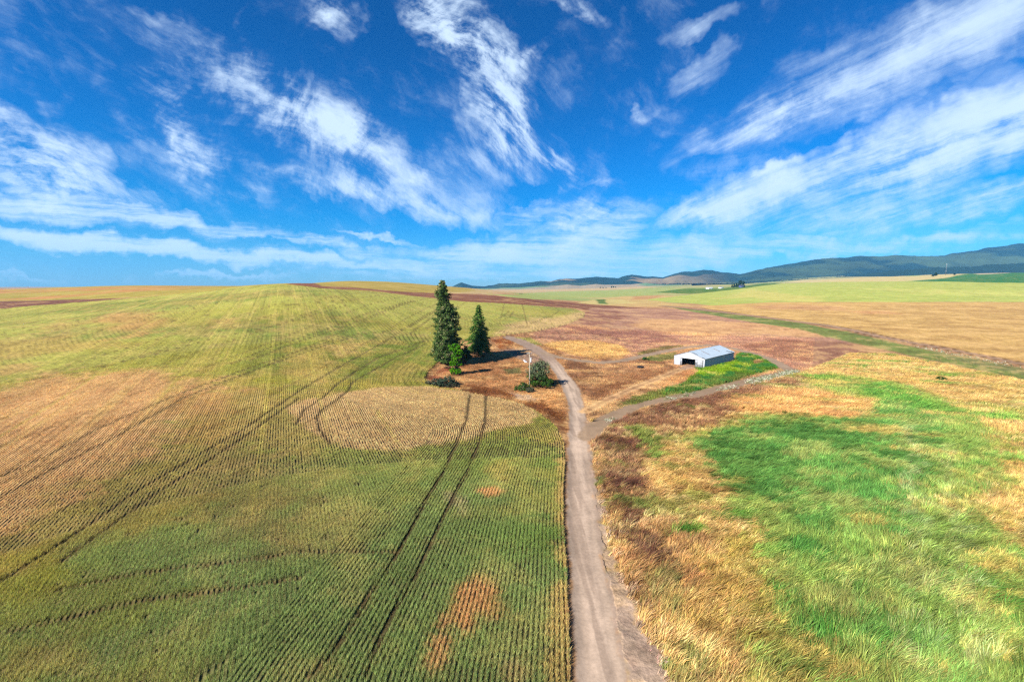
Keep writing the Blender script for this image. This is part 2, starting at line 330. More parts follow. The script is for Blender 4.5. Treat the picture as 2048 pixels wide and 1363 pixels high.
P_GND = [
 # far plain and hills
 ([(900,590),(960,578),(1100,573),(1300,566),(1430,560),(1300,575),(1220,580),(1100,584),(1000,588)], 40, (212,180,128), .9),
 ([(1000,590),(1100,583),(1220,580),(1340,574),(1380,577),(1330,585),(1290,592),(1200,594),(1100,598),(1020,602)], 14, (172,182,98), .95),
 ([(1130,612),(1180,600),(1250,592),(1390,590),(1540,586),(1380,592),(1330,603),(1400,612),(1300,613)], 8, (216,180,112), .9),
 ([(1268,592),(1330,590),(1300,598),(1262,600)], 6, (205,150,95), .8),
 ([(1150,606),(1200,598),(1240,598),(1270,606),(1200,610)], 6, (215,195,120), .8),
 ([(1190,599),(1210,598),(1217,608),(1196,607)], 4, (92,122,50), .95),
 ([(1380,589),(1560,567),(1720,561),(1860,561),(2400,560),(2400,604),(1545,604),(1440,612),(1395,608),(1340,604),(1290,599)], 5, (190,196,92), 1),
 ([(1500,578),(1560,584),(1645,603),(1590,604),(1500,595),(1440,597)], 22, (216,202,106), .8),
 ([(1700,575),(1900,580),(2300,590),(2300,598),(1900,590)], 26, (206,204,104), .7),
 ([(1310,584),(1370,577),(1440,577),(1500,570),(1530,566),(1565,566),(1500,575),(1440,582),(1380,588)], 5, (92,126,34), 1),
 ([(1555,566),(1600,560),(1700,556),(1800,551),(1930,547),(1900,556),(1800,562.5),(1640,564)], 12, (224,200,132), .95),
 ([(1720,553),(1760,547),(1850,547),(1830,552)], 12, (160,180,105), .9),
 ([(1815,562.5),(1880,557),(1940,547),(2400,538),(2400,567),(2048,566),(1900,563)], 8, (70,130,58), 1),
 ([(1940,547),(2030,543),(2020,546),(1960,549)], 8, (220,195,150), .9),
 # brown strips on the hill
 ([(575,567),(600,563),(625,565),(642,572),(700,574),(800,583),(870,586),(960,588),(1050,597),(1130,603),(1180,608),(1290,616),(1250,626),(1168,620),(1150,616),(1070,610),(1000,606),(930,603),(830,592),(740,581),(640,576),(600,571)], 3, (150,98,68), 1),
 ([(-300,604),(0,602),(100,600),(250,596),(200,602),(120,607),(0,618),(-300,636)], 3, (140,95,70), 1),
 # golden field on the right
 ([(1400,612),(1440,610),(1540,604),(2400,604),(2400,800),(2048,727),(1875,692),(1716,660),(1590,641),(1495,629),(1420,619)], 4, (220,176,102), 1),
 ([(1500,612),(1560,608),(1700,614),(1680,621),(1540,618)], 12, (214,160,104), .8),
 ([(1700,622),(1780,620),(1790,628),(1720,629)], 10, (226,166,104), .8),
 # mauve stubble ground in the middle
 ([(1060,668),(1170,630),(1180,615),(1400,618),(1590,645),(1720,680),(1700,700),(1590,745),(1480,700),(1400,692),(1280,712),(1200,724),(1110,706)], 3, (194,144,112), 1),
 ([(1290,640),(1400,640),(1560,650),(1700,668),(1640,676),(1500,668),(1400,672),(1330,665),(1260,650)], 8, (232,178,118), .85),
 ([(1082,690),(1130,680),(1190,680),(1240,690),(1262,706),(1240,716),(1190,720),(1140,708)], 2, (236,184,108), 1),
 ([(1170,620),(1250,622),(1240,640),(1180,665),(1130,668),(1140,650)], 6, (170,116,90), .8),
 ([(1160,665),(1230,655),(1320,668),(1370,682),(1300,690),(1230,680)], 4, (164,114,94), .75),
 ([(1480,690),(1560,680),(1700,682),(1740,700),(1640,725),(1540,712)], 4, (166,116,86), .8),
 ([(1020,674),(1060,676),(1090,692),(1060,688)], 1, (150,160,70), .7),
 # verge of the far track
 ([(1330,612),(1495,632),(1600,646),(1700,664),(1780,682),(1900,706),(2048,738),(2400,800),(2400,840),(2048,760),(1900,728),(1780,702),(1690,684),(1600,658),(1480,640),(1380,622)], 2.5, (122,142,62), .9),
 ([(1820,690),(1900,706),(1980,722),(2060,742),(2300,800),(2300,812),(2050,750),(1900,718)], 1.2, (150,142,90), .6),
 # lush weeds round the shed
 ([(1387,734),(1408,737),(1469,722),(1474,704),(1512,707),(1558,726),(1556,736),(1500,750),(1441,769),(1394,782),(1324,793),(1270,808),(1250,806),(1294,786),(1340,772),(1366,766),(1376,752),(1394,745)], 1.2, (92,132,36), .97),
 ([(1330,792),(1270,806),(1215,830),(1200,846),(1192,842),(1230,815),(1285,788),(1330,776)], 1, (124,120,62), .8),
 ([(1395,752),(1370,766),(1330,776),(1330,792),(1441,771),(1500,752),(1470,745)], 1, (106,124,58), .75),
 ([(1390,742),(1440,728),(1490,722),(1510,735),(1450,752),(1400,756)], 1.5, (132,164,34), .9),
 ([(1500,722),(1520,718),(1530,728),(1505,730)], 1, (160,115,75), .8),
 ([(1290,712),(1350,704),(1352,716),(1320,722),(1290,720)], 1.2, (118,128,60), .8),
 ([(1275,703),(1330,692),(1375,690),(1330,699),(1280,711)], 1, (120,112,55), .8),
 # ground between the tracks
 ([(1180,770),(1250,745),(1330,735),(1340,742),(1250,776),(1190,800)], 2, (160,112,72), .7),
 ([(1330,760),(1375,735),(1395,740),(1370,764),(1320,775)], 1.5, (200,140,85), .7),
]
P_YARD = [
 ([(850,760),(900,740),(1000,700),(1000,672),(1120,700),(1140,760),(1140,880),(1100,850),(1040,810),(920,785),(860,775)], 1.5, (190,138,88), 1),
 ([(920,785),(1000,790),(1080,820),(1125,860),(1136,860),(1136,830),(1100,800),(1040,790),(980,775),(930,770)], 1, (134,82,44), .9),
 ([(1085,790),(1118,782),(1130,805),(1120,830),(1095,815)], 1, (214,158,98), .85),
 ([(1000,700),(1050,694),(1090,715),(1100,735),(1075,745),(1055,725)], 1.2, (176,146,122), .85),
 ([(985,680),(1010,676),(1030,686),(1000,695)], 1, (168,98,52), .9),
 ([(1020,785),(1060,790),(1090,800),(1040,800)], .7, (190,165,145), .8),
 ([(1010,738),(1040,735),(1042,746),(1012,748)], .7, (128,132,78), .8),
 ([(856,760),(880,735),(905,728),(900,745),(870,765)], .8, (176,105,72), .9)]
P_MEAD = [
 ([(1380,885),(1500,828),(1700,832),(1800,785),(1950,825),(2000,900),(1950,1000),(2000,1090),(2100,1180),(2100,1500),(1560,1500),(1490,1260),(1500,1150),(1560,1090),(1470,1010),(1410,930)], 2.5, (128,164,76), .82),
 ([(1183,850),(1260,822),(1400,792),(1540,760),(1600,752),(1640,760),(1560,785),(1480,815),(1440,850),(1380,862),(1300,905),(1275,980),(1290,1060),(1250,1060),(1215,980),(1195,920)], 2, (142,98,74), .85),
 ([(1188,880),(1215,862),(1290,890),(1275,950),(1285,1050),(1330,1120),(1320,1170),(1265,1110),(1228,1030),(1205,960)], 1.0, (112,76,60), 1),
 ([(1200,850),(1300,815),(1480,770),(1490,780),(1400,812),(1300,850),(1240,880),(1200,880)], 1.4, (128,88,68), .8),
 ([(1450,800),(1560,770),(1720,790),(1760,820),(1680,840),(1560,830),(1480,830)], 2.5, (228,172,104), .8),
 ([(1380,885),(1420,868),(1470,868),(1500,835),(1560,850),(1650,845),(1720,838),(1770,800),(1700,770),(1760,765),(1850,800),(1885,850),(1860,900),(1840,1000),(1830,1060),(1760,1085),(1700,1060),(1640,1075),(1590,1060),(1570,1025),(1500,1000),(1425,975),(1410,930)], 1.2, (104,152,72), .98),
 ([(1590,760),(1660,745),(1800,765),(1900,800),(1880,830),(1780,800),(1680,790)], 3, (112,162,62), .7),
 ([(1510,1090),(1600,1080),(1690,1120),(1780,1140),(1800,1180),(1700,1150),(1600,1130),(1540,1120)], 1, (88,138,62), .95),
 ([(1520,1175),(1560,1165),(1620,1200),(1690,1290),(1760,1500),(1600,1500),(1560,1320),(1540,1260)], .9, (82,134,56), .95),
 ([(1600,1150),(1700,1165),(1790,1210),(1800,1300),(1760,1330),(1690,1260),(1620,1190)], .9, (84,132,58), .9),
 ([(1720,1130),(1800,1140),(1840,1190),(1790,1200),(1740,1165)], .8, (86,134,60), .9),
 ([(1820,1150),(1900,1150),(1960,1210),(1900,1225),(1840,1190)], .8, (110,156,78), .9),
 ([(1800,1240),(1900,1250),(1960,1330),(2020,1500),(1830,1500),(1810,1330)], .9, (112,156,74), .8),
 ([(1920,1180),(1990,1180),(2100,1240),(2100,1290),(2000,1250)], .8, (92,142,58), .95),
 ([(1940,950),(1990,940),(2030,970),(1980,990)], .8, (104,150,70), .85),
 ([(1880,1000),(1980,1005),(1990,1025),(1900,1040)], .8, (110,155,70), .85),
 ([(1960,825),(2020,825),(2048,840),(1970,840)], 1, (105,158,60), .85),
 ([(1250,860),(1290,855),(1310,880),(1330,915),(1290,900)], .8, (110,142,52), .7),
 ([(1350,1060),(1390,1055),(1392,1072),(1355,1075)], .6, (96,150,50), .9),
 ([(1290,1140),(1320,1130),(1345,1230),(1310,1240)], .6, (92,112,60), .7),
 ([(1340,1330),(1380,1310),(1400,1400),(1350,1400)], .6, (88,124,60), .8),
 ([(1440,990),(1500,1000),(1500,1040),(1450,1040)], .8, (92,145,56), .9),
 ([(1240,1130),(1290,1130),(1300,1260),(1330,1340),(1290,1260)], .7, (152,112,76), .7),
 ([(1430,1090),(1500,1060),(1540,1180),(1520,1300),(1420,1260)], 2, (170,150,66), .6)]
def prep(L): return [(poly(p, 22), s, A(*c), st) for p, s, c, st in L]
_i = [q_[0][0] for q_ in P_GND].index((1387,734)); P_SHED = P_GND[_i:]
P_SHED = prep(P_SHED)
P_CROP, P_GND, P_YARD, P_MEAD = map(prep, (P_CROP, P_GND, P_YARD, P_MEAD))
MEAD_W = poly([(1180,842),(1260,820),(1400,792),(1540,757),(1600,745),(1700,705),(1780,706),(1900,730),(2048,760),(2500,850),(2600,1500),(1240,1500),(1256,1363),(1243,1293),(1226,1208),(1206,1122),(1193,1020),(1186,960),(1180,921)])
_q = hit(600, 706) - hit(0, 978); _q.normalize(); QU = (-_q.y, _q.x)
AX = math.atan((575 - 1024) / F); AU = (math.cos(AX), -math.sin(AX))  # across the straight drill rows
def lay(col, X, Y, L, r, warp=1.0):
    for V, s, c, st in L:
        reach = 3.5 * s + 4
        V_ = V
        d = sd(X, Y, V_, reach)
        k = d > -reach
        if not k.any(): continue
        x, y = X[k], Y[k]
        rr = np.hypot(x, y)
        n = (fbm(x, y, 7.0, 5, 11, .62) - .5) * 1.5 + (fbm(x * .5, y, 1.3, 3, 12, .6) - .5) * 1.3
        n2 = (fbm(x, y, 45, 5, 13, .62) - .5) * 2.6
        amp = np.where(rr > 250, s * 1.4, max(s * 1.3, 2.0)) * warp
        dd = d[k] + np.where(rr > 250, n2, n) * amp
        m = sst(dd, -s * .7, s * .7) * st
        col[k] = col[k] * (1 - m[:, None]) + c * m[:, None]
    return col
def paint(X, Y):
    """colour, zone, height of growth at ground points"""
    X = np.asarray(X, float); Y = np.asarray(Y, float); r = np.hypot(X, Y); N = len(X)
    px = 1024 + F * X / np.maximum(Y, 1)
    big = fbm(X, Y, 60, 4, 21); mid = fbm(X, Y, 9, 4, 22, .6); fine = fbm(X, Y, 1.6, 3, 23); huge = fbm(X, Y, 260, 3, 24)
    zone = np.zeros(N, int)                       # 0 ground, 1 crop, 2 road, 3 meadow, 4 yard, 5 far fields
    # --- base ground
    col = A(198,150,102)[None] * np.ones((N, 1))
    left = sst(-px, -1010, -960) * sst(Y, 380, 420)
    hill = A(196,164,78) * (1 - huge[:, None]) + A(170,160,66) * huge[:, None]
    hill = hill + (A(206,146,84) - hill) * (sst(fbm(X, Y, 120, 4, 31), .45, .62) * sst(-px, -500, -200))[:, None]
    col = np.where(left[:, None] > .5, hill, col)
    plain = (sst(px, 1000, 1060) * sst(Y, 640, 700))[:, None]
    pc = A(196,180,112) + (A(160,172,96) - A(196,180,112)) * sst(huge, .4, .6)[:, None]
    col = col * (1 - plain) + pc * plain
    zone[(left > .5) | (plain[:, 0] > .5)] = 5
    col = lay(col, X, Y, P_GND, r)
    zone[(Y > 560) & (zone == 0)] = 5
    # --- meadow on the right
    dm = sd(X, Y, MEAD_W, 3); m = dm > 0
    if m.any():
        x, y = X[m], Y[m]
        c = A(224,184,116)[None] * np.ones((m.sum(), 1))
        gold = sst(fbm(x, y, 16, 4, 41, .6), .42, .6)[:, None]
        c = c + (A(204,162,94) - c) * gold * .8
        pz = sst(1024 + F * x / y, 1500, 1900)[:, None]
        c = c + (A(200,164,92) - c) * pz * .7
        # scattered green drifts, lengthened by the wind
        g = fbm(x * .35 + y * .1, y, 5.5, 5, 42, .62)
        gd = sst(g, .60, .66)[:, None] * sst(y, 60, 140)[:, None]
        gd = np.maximum(gd, sst(g, .66, .72)[:, None])
        c = c + (A(112,156,64) - c) * gd * .85
        ol = sst(fbm(x, y * .7, 3.5, 4, 43, .6), .52, .66)[:, None]
        c = c + (A(150,140,66) - c) * ol * .55
        mv = sst(fbm(x, y, 22, 4, 44, .6), .60, .68)[:, None] * sst(-pz, -.6, -.2)
        c = c + (A(160,112,80) - c) * mv * .6
        cc = lay(c, x, y, P_MEAD, r[m])
        isg = sst(cc[:, 1] / cc[:, 0], .95, 1.3)
        u_ = x * .5 - y * .2; v_ = x * .2 + y
        s1 = fbm(u_ * .45, v_, 1.7, 4, 45, .66)[:, None]; s2 = fbm(u_ * .5, v_, 5.0, 4, 46, .66)[:, None]
        cc = cc + (A(150,184,92) - cc) * sst(s1, .54, .70) * .6 * isg[:, None]
        cc = cc + (A(66,116,50) - cc) * sst(-s1, -.46, -.32) * .55 * isg[:, None]
        cc = cc + (A(204,176,98) - cc) * sst(s2, .55, .68) * .75 * isg[:, None]
        cc = cc + (A(110,150,58) - cc) * sst(-s2, -.40, -.30) * .5 * (1 - isg[:, None])
        cc = cc + (A(240,206,142) - cc) * sst(s1, .54, .70) * .5 * (1 - isg[:, None])
        cc = cc + (A(150,112,70) - cc) * sst(-s1, -.44, -.30) * .55 * (1 - isg[:, None])
        for V in MARKS:
            dt = sd(x, y, V, 3, False); mk_ = (sst(-dt, -.9, -.1) * .4 * (.4 + fbm(x, y, 3, 3, 47)))[:, None]; cc = cc + (A(214,204,150) - cc) * np.clip(mk_, 0, 1)
        col[m] = cc; zone[m] = 3
        # paler vehicle marks
    dy = sd(X, Y, FIELD_W, 12)
    # --- farmstead
    yd = (X > -60) & (X < 60) & (Y > 85) & (Y < 260) & (zone == 0)
    if yd.any():
        x, y = X[yd], Y[yd]; c = col[yd]
        b = fbm(x, y, 7, 4, 51, .6)[:, None]
        c2 = A(206,156,106) + (A(146,102,68) - A(206,156,106)) * sst(b, .4, .62)
        lo = (sst(-y, -190, -165)[:, None])
        c = c + (c2 - c) * lo * .9
        col[yd] = lay(c, x, y, P_YARD, r[yd]); zone[yd] = 4
        mixm = sst(fbm(x, y, 2.2, 4, 52, .65), .5, .62)[:, None]
        col[yd] = col[yd] * (1 - .35 * mixm)
        col[yd] = lay(col[yd], x, y, P_SHED, r[yd])
    # --- crop
    crop = dy > 0; cr_ = np.zeros(N); ca = np.zeros(N); hd = np.zeros(N)
    if crop.any():
        x, y = X[crop], Y[crop]; rr = r[crop]; dd = segdist(x, y, FIELD_W, True)
        near = A(136,150,86); midc = A(176,168,74); far = A(190,186,84)
        t1 = sst(rr, 50, 110)[:, None]; t2 = sst(rr, 120, 330)[:, None]
        c = near * (1 - t1) + midc * t1; c = c * (1 - t2) + far * t2
        pg = big[crop][:, None]; c = c + (A(104,134,50) - c) * sst(pg, .52, .68) * .6
        c = c + (A(186,160,84) - c) * sst(mid[crop] * .5 + big[crop] * .5, .52, .66)[:, None] * (.35 + .3 * t1)
        c = c + (A(176,160,60) - c) * sst(fbm(x * .3, y, 30, 4, 61, .6), .5, .65)[:, None] * .4 * t1
        gr = sst(dd, 12, 1)[:, None]
        c = lay(c, x, y, P_CROP, rr)
        # drill rows: they follow the edge on the headland and run straight inside
        pxx = 1024 + F * x / y
        head = (dd < 26) & (rr < 260)
        rowc = np.where(head, dd, x * AU[0] + y * AU[1]); alo = np.where(head, x * .3 + y, -x * AU[1] + y * AU[0])
        lown = sst(fbm(rowc / 1.0, alo * .04, 3.2, 3, 62), .45, .68)[:, None] * sst(rr, 60, 150)[:, None]
        c = c + (c * .72 - c) * lown * .6
        lown2 = sst(fbm(rowc, alo * .03, 2.0, 2, 63), .60, .72)[:, None] * sst(rr, 60, 150)[:, None]
        c = c + (A(206,178,96) - c) * lown2 * .3
        sx = x * AU[0] + y * AU[1]; fq = (~head) * sst(rr, 45, 90)
        seam = (np.abs(((sx / 11.3 + .13 * 0) % 1) - .5) < (.018 + .00012 * rr)) * fq * sst(fbm(sx, alo * .1, 8, 2, 66), .3, .6)
        c = c + (A(206,188,92) - c) * (seam * .55)[:, None]
        dk = (np.abs((((sx + 4.1) / 5.65) % 1) - .5) < (.02 + .0001 * rr)) * fq * sst(fbm(sx * .6, alo * .05, 6, 3, 67), .45, .65)
        c = c + (A(96,84,40) - c) * (dk * .5)[:, None]
        qx = x * QU[0] + y * QU[1]
        ql = (np.abs(((qx / 17.0) % 1) - .5) < (.014 + .00006 * rr)) * sst(rr, 60, 100) * (~head) * sst(fbm(qx, x * .1, 25, 2, 68), .35, .6)
        c = c + (A(118,96,50) - c) * (ql * .5)[:, None]
        pr = np.where(rr < 120, 0.0, 1.0); st_ = .5 + .5 * np.sin(rowc * 2 * np.pi / 1.65 + 1.5 * fbm(rowc, alo * .05, 12, 2, 69))
        sw = sst(rr, 70, 110) * (1 - .8 * sst(rr, 210, 330)) * (.35 + .75 * sst(fbm(x, y, 28, 3, 70), .40, .60)) * np.where(rr > 170, np.where(head, 1, .8), 1)
        c = c * (1 - (np.where(head, .55, .40) * sw * sst(st_, .55, .95))[:, None])
        tm = np.zeros(len(x))
        for V in TRAM_W:
            dt = sd(x, y, V, 8, False); wd = .23 + .0013 * rr
            n = fbm(x, y, 1.5, 2, 64) * .8 + .5
            tm = np.maximum(tm, sst(-dt, -wd * 1.5 * n, -wd * .5 * n))
        c = c * (1 - tm[:, None] * .75) + (A(92,76,46) * (1 - t2) + A(126,112,54) * t2) * tm[:, None] * .75
        col[crop] = c; cr_[crop] = rowc; ca[crop] = alo; zone[crop] = 1; hd[crop] = tm
    # bare fringe between crop and neighbours
    fr = (dy > -1.2) & (dy <= 0) & (r < 300); col[fr] = col[fr] * .5 + A(110,76,46) * .5
    # --- shoulder and roads
    dsh = sd(X, Y, SHOULD_W, 3); k = (dsh > -1.5) & (zone != 1)
    if k.any():
        m = sst(dsh[k] + (fbm(X[k], Y[k], 2, 4, 71, .6) - .5) * 2.5, -.4, .5)[:, None] * .9
        col[k] = col[k] * (1 - m) + A(178,152,132) * m
    dr = sd(X, Y, ROAD_W, 4); edge = (fbm(X, Y, 1.6, 4, 72, .6) - .5) * 1.2
    m = sst(dr + edge, -.25, .35)
    k = m > 0
    if k.any():
        g = A(192,166,142) * (.9 + .2 * fbm(X[k], Y[k], 6, 4, 73)[:, None])
        di = dr[k]
        rut = np.exp(-((di - 1.7) / .5) ** 2)[:, None] - .5 * np.exp(-((di - 3.1) / .7) ** 2)[:, None] - .6 * np.exp(-(di / .5) ** 2)[:, None]
        g = g * (1 + .24 * rut) * (.92 + .16 * fbm(X[k] * 3, Y[k] * .5, 1.0, 3, 75)[:, None])
        g = g + (A(158,134,114) - g) * sst(fbm(X[k] * 2.2, Y[k] * .16, 2.2, 4, 74), .5, .68)[:, None] * .6
        g = g + (A(168,140,118) - g) * sst(Y[k], 150, 175)[:, None] * .8
        mk = (m[k] * sst(-dy[k], .0, .5) if True else m[k])[:, None]
        col[k] = col[k] * (1 - mk) + g * mk; zone[k & (dy < 0)] = 2
    for V, wd, cc, st in ((TU, 2.3, A(174,146,118), .97), (TL, 2.3, A(164,136,108), .95), (TF, 2.9, A(178,142,112), .95)):
        d = sd(X, Y, V, 8, False); wv = wd + np.zeros(N)
        if V is TF: wv = 1.6 + .010 * np.clip(Y - 200, 0, 300)
        m = sst(-(d + edge * 1.2), -wv - .5, -wv + .5) * st * (dy < 0)
        col = col * (1 - m[:, None]) + cc * (.93 + .14 * mid[:, None]) * m[:, None]; zone[(m > .5)] = 2
        if V is TF:
            m2 = np.exp(-((d - wv * 1.6) / (wv * .5)) ** 2) * sst(-X + Y * .0, -1e5, 0) * .8 * (m < .3)
            col = col * (1 - m2[:, None]) + A(112,86,50) * m2[:, None]
    d = sd(X, Y, TBN, 8, False); k = (d < 4) & (zone != 1)
    if k.any():
        rt = np.exp(-((d[k] - 1.05) / .42) ** 2) * 1.0 + sst(-d[k] - edge[k] * .6, -2.6, -1.7) * .35
        rt = np.clip(rt, 0, 1)[:, None]; col[k] = col[k] * (1 - rt) + A(226,178,122) * rt
    dapr = sd(X, Y, APRON, 4); m = sst(dapr + edge, -.4, .4)[:, None] * .95; col = col * (1 - m) + A(180,144,118) * m
    col = col * (.88 + .24 * fine[:, None]) * (.90 + .20 * mid[:, None])
    soft = (zone != 2) * np.where(zone == 1, .35, np.where(zone == 5, .5, 1.0)) * np.where(zone == 3, .6, 1)
    m1 = np.where(r < 260, fbm(X * .7, Y, 4.5, 5, 131, .66), fbm(X * .75, Y, 14, 5, 132, .7)); m2 = np.where(r < 260, fbm(X * .6, Y, 1.8, 4, 133, .66), fbm(X * .8, Y, 6, 4, 134, .7))
    k1 = (sst(m1, .50, .64) * soft * .6)[:, None]; col = col * (1 - k1) + col * np.array([.74, .66, .70]) * k1
    k2 = (sst(m2, .52, .66) * soft * .6)[:, None]; col = col * (1 - k2) + col * np.array([.70, .64, .60]) * k2
    k3 = (sst(-m1, -.47, -.34) * soft * .8)[:, None]; col = col * (1 - k3) + (col * .6 + A(236,190,124) * .5) * k3
    return np.clip(col, .004, .8), zone, cr_, ca, hd, dr, dsh, dy
APRON = poly([(1372,729),(1388,726),(1392,731),(1384,738),(1362,739),(1356,735)])
print('prep', time.time() - T0)

# ------------------------------------------------------------------ mesh helpers
def tag(o, label=None, cat=None, group=None, kind=None):
    if label: o['label'] = label
    if cat: o['category'] = cat
    if group: o['group'] = group
    if kind: o['kind'] = kind
    return o
def mesh_obj(name, V, faces, mat, parent=None, col=None, attrs=None, smooth=False, loc=None):
    """faces: int array (n,3) or (n,4), or list of such arrays"""
    me = bpy.data.meshes.new(name)
    V = np.asarray(V, np.float32); fl = faces if isinstance(faces, list) else [faces]
    fl = [np.asarray(f, np.int32) for f in fl if len(f)]
    me.vertices.add(len(V)); me.vertices.foreach_set('co', V.ravel())
    li = np.concatenate([f.ravel() for f in fl]); ls = np.concatenate([np.full(len(f), f.shape[1], np.int32) for f in fl])
    me.loops.add(len(li)); me.loops.foreach_set('vertex_index', li)
    me.polygons.add(len(ls)); st = np.concatenate(([0], np.cumsum(ls)[:-1])).astype(np.int32)
    me.polygons.foreach_set('loop_start', st); me.polygons.foreach_set('loop_total', ls)
    if smooth: me.polygons.foreach_set('use_smooth', np.ones(len(ls), bool))
    if col is not None:
        a = me.color_attributes.new('Col', 'FLOAT_COLOR', 'POINT')
        a.data.foreach_set('color', np.concatenate([col, np.ones((len(V), 1))], 1).astype(np.float32).ravel())
    for k, v in (attrs or {}).items():
        a = me.attributes.new(k, 'FLOAT', 'POINT'); a.data.foreach_set('value', np.asarray(v, np.float32))
    me.update(calc_edges=True)
    me.materials.append(mat)
    o = bpy.data.objects.new(name, me); scene.collection.objects.link(o)
    if parent: o.parent = parent
    if loc is not None: o.location = loc
    return o
def empty(name, loc, rz=0, **kw):
    o = bpy.data.objects.new(name, None); scene.collection.objects.link(o); o.location = loc; o.rotation_euler = (0, 0, rz)
    o.empty_display_size = .5
    tag(o, kw.get('label'), kw.get('cat'), kw.get('group')); return o
class MB:
    def __init__(s): s.v = []; s.q = []; s.t = []; s.n = 0
    def add(s, V, q=(), t=()):
        s.v.append(np.asarray(V, float)); s.q += [[i + s.n for i in f] for f in q]; s.t += [[i + s.n for i in f] for f in t]; s.n += len(V); return s
    def box(s, x0, x1, y0, y1, z0, z1):
        V = [(x, y, z) for z in (z0, z1) for y in (y0, y1) for x in (x0, x1)]
        return s.add(V, [(0,2,3,1),(4,5,7,6),(0,1,5,4),(2,6,7,3),(0,4,6,2),(1,3,7,5)])
    def tube(s, pts, rad, n=8, cap=True):
        pts = [Vector(p) for p in pts]; rings = []
        for i, p in enumerate(pts):
            d = (pts[min(i+1, len(pts)-1)] - pts[max(i-1, 0)]).normalized()
            a = d.orthogonal().normalized(); b = d.cross(a)
            r_ = rad[i] if hasattr(rad, '__len__') else rad
            rings += [p + (a * math.cos(t * 2 * math.pi / n) + b * math.sin(t * 2 * math.pi / n)) * r_ for t in range(n)]
        q = [(i*n+j, i*n+(j+1) % n, (i+1)*n+(j+1) % n, (i+1)*n+j) for i in range(len(pts)-1) for j in range(n)]
        t = []
        if cap:
            rings += [pts[0], pts[-1]]; m = len(pts) * n
            t = [(m, (j+1) % n, j) for j in range(n)] + [(m+1, (len(pts)-1)*n+j, (len(pts)-1)*n+(j+1) % n) for j in range(n)]
        return s.add([tuple(r_) for r_ in rings], q, t)
    def build(s, name, mat, parent=None, **kw):
        return mesh_obj(name, np.concatenate(s.v), [np.array(s.q, int).reshape(-1, 4), np.array(s.t, int).reshape(-1, 3)], mat, parent, **kw)

# ------------------------------------------------------------------ materials
def mat(name):
    m = bpy.data.materials.new(name); m.use_nodes = True; t = NT(m.node_tree)
    return m, t, t.n['Principled BSDF']
def simple(name, colr, rough=.8, var=.12, scale=3.0, bump=0.0, metal=0.0):
    m, t, b = mat(name); g = t.node('ShaderNodeNewGeometry'); n = t.noise(g.outputs['Position'], scale, 5, .6)
    f = t.m('ADD', t.m('MULTIPLY', t.m('SUBTRACT', n, .5), var * 4), 1.0)
    c = t.vm('SCALE', tuple(colr), f); t.put(b.inputs['Base Color'], c)
    b.inputs['Roughness'].default_value = rough; b.inputs['Metallic'].default_value = metal; b.inputs['Specular IOR Level'].default_value = .25
    if bump:
        bp = t.node('ShaderNodeBump', inp={'Strength': bump, 'Distance': .05, 'Height': n}); t.put(b.inputs['Normal'], bp)
    return m
def ground_mat(name, rows=False, bump=.5, bdist=.25, NC=1.5):
    m, t, b = mat(name); at = t.node('ShaderNodeAttribute', attribute_name='Col'); g = t.node('ShaderNodeNewGeometry'); P = g.outputs['Position']
    n1 = t.noise(P, 3.2, 4, .65); n2 = t.noise(P, .5, 4, .6); n3 = t.noise(P, .035, 4, .6)
    v = t.m('ADD', t.m('MULTIPLY', n1, NC), t.m('MULTIPLY', n2, NC * .8)); v = t.m('ADD', v, t.m('MULTIPLY', n3, .35)); v = t.m('SUBTRACT', v, NC * .9 - .825)
    c = t.vm('SCALE', at.outputs['Color'], v)
    h = t.m('ADD', n1, t.m('MULTIPLY', n2, 2.0))
    if rows:
        ra = t.node('ShaderNodeAttribute', attribute_name='row').outputs['Fac']; al = t.node('ShaderNodeAttribute', attribute_name='along').outputs['Fac']
        s1 = t.m('MULTIPLY_ADD', t.m('SINE', t.m('MULTIPLY', ra, 2 * math.pi / ROWP)), .5, .5)
        wob = t.noise(t.comb(t.m('MULTIPLY', ra, 1.3), t.m('MULTIPLY', al, .05), 0), 1.0, 3, .6)
        gap = t.m('MULTIPLY', t.m('MULTIPLY', t.smooth(s1, .55, .05), t.node('ShaderNodeAttribute', attribute_name='open').outputs['Fac']), t.smooth(wob, .35, .6, .25, 1))
        c = t.mix(t.m('MULTIPLY', gap, .55), c, (*(A(96,72,40)), 1))
        fr_ = t.node('ShaderNodeAttribute', attribute_name='open').outputs['Fac']
        h = t.m('ADD', h, t.m('MULTIPLY', t.m('MULTIPLY', s1, fr_), 1.6))
        h = t.m('ADD', h, t.m('MULTIPLY', wob, 1.5))
    t.put(b.inputs['Base Color'], c); b.inputs['Roughness'].default_value = .95; b.inputs['Specular IOR Level'].default_value = .1
    bp = t.node('ShaderNodeBump', inp={'Strength': bump, 'Distance': bdist, 'Height': h}); t.put(b.inputs['Normal'], bp)
    return m
ROWP = 0.45; HAZE = 4.8e-5
M_ground = ground_mat('dry_ground'); M_crop = ground_mat('crop_canopy', True, .7, .22); M_road = ground_mat('gravel', False, .35, .06, .7)
M_far = ground_mat('far_field', False, .25, .3, .8)
def blade_mat(name, tr=.35):
    m, t, b = mat(name); at = t.node('ShaderNodeAttribute', attribute_name='Col').outputs['Color']
    d = t.node('ShaderNodeBsdfDiffuse'); t.put(d.inputs[0], at); tl = t.node('ShaderNodeBsdfTranslucent'); t.put(tl.inputs[0], at)
    mx = t.node('ShaderNodeMixShader', inp={0: tr}); t.put(mx.inputs[1], d.outputs[0]); t.put(mx.inputs[2], tl.outputs[0])
    t.put(t.n['Material Output'].inputs[0], mx.outputs[0]); t.n.remove(b); return m
M_blade = blade_mat('grass_blade'); M_leaf = blade_mat('leaf', .3)

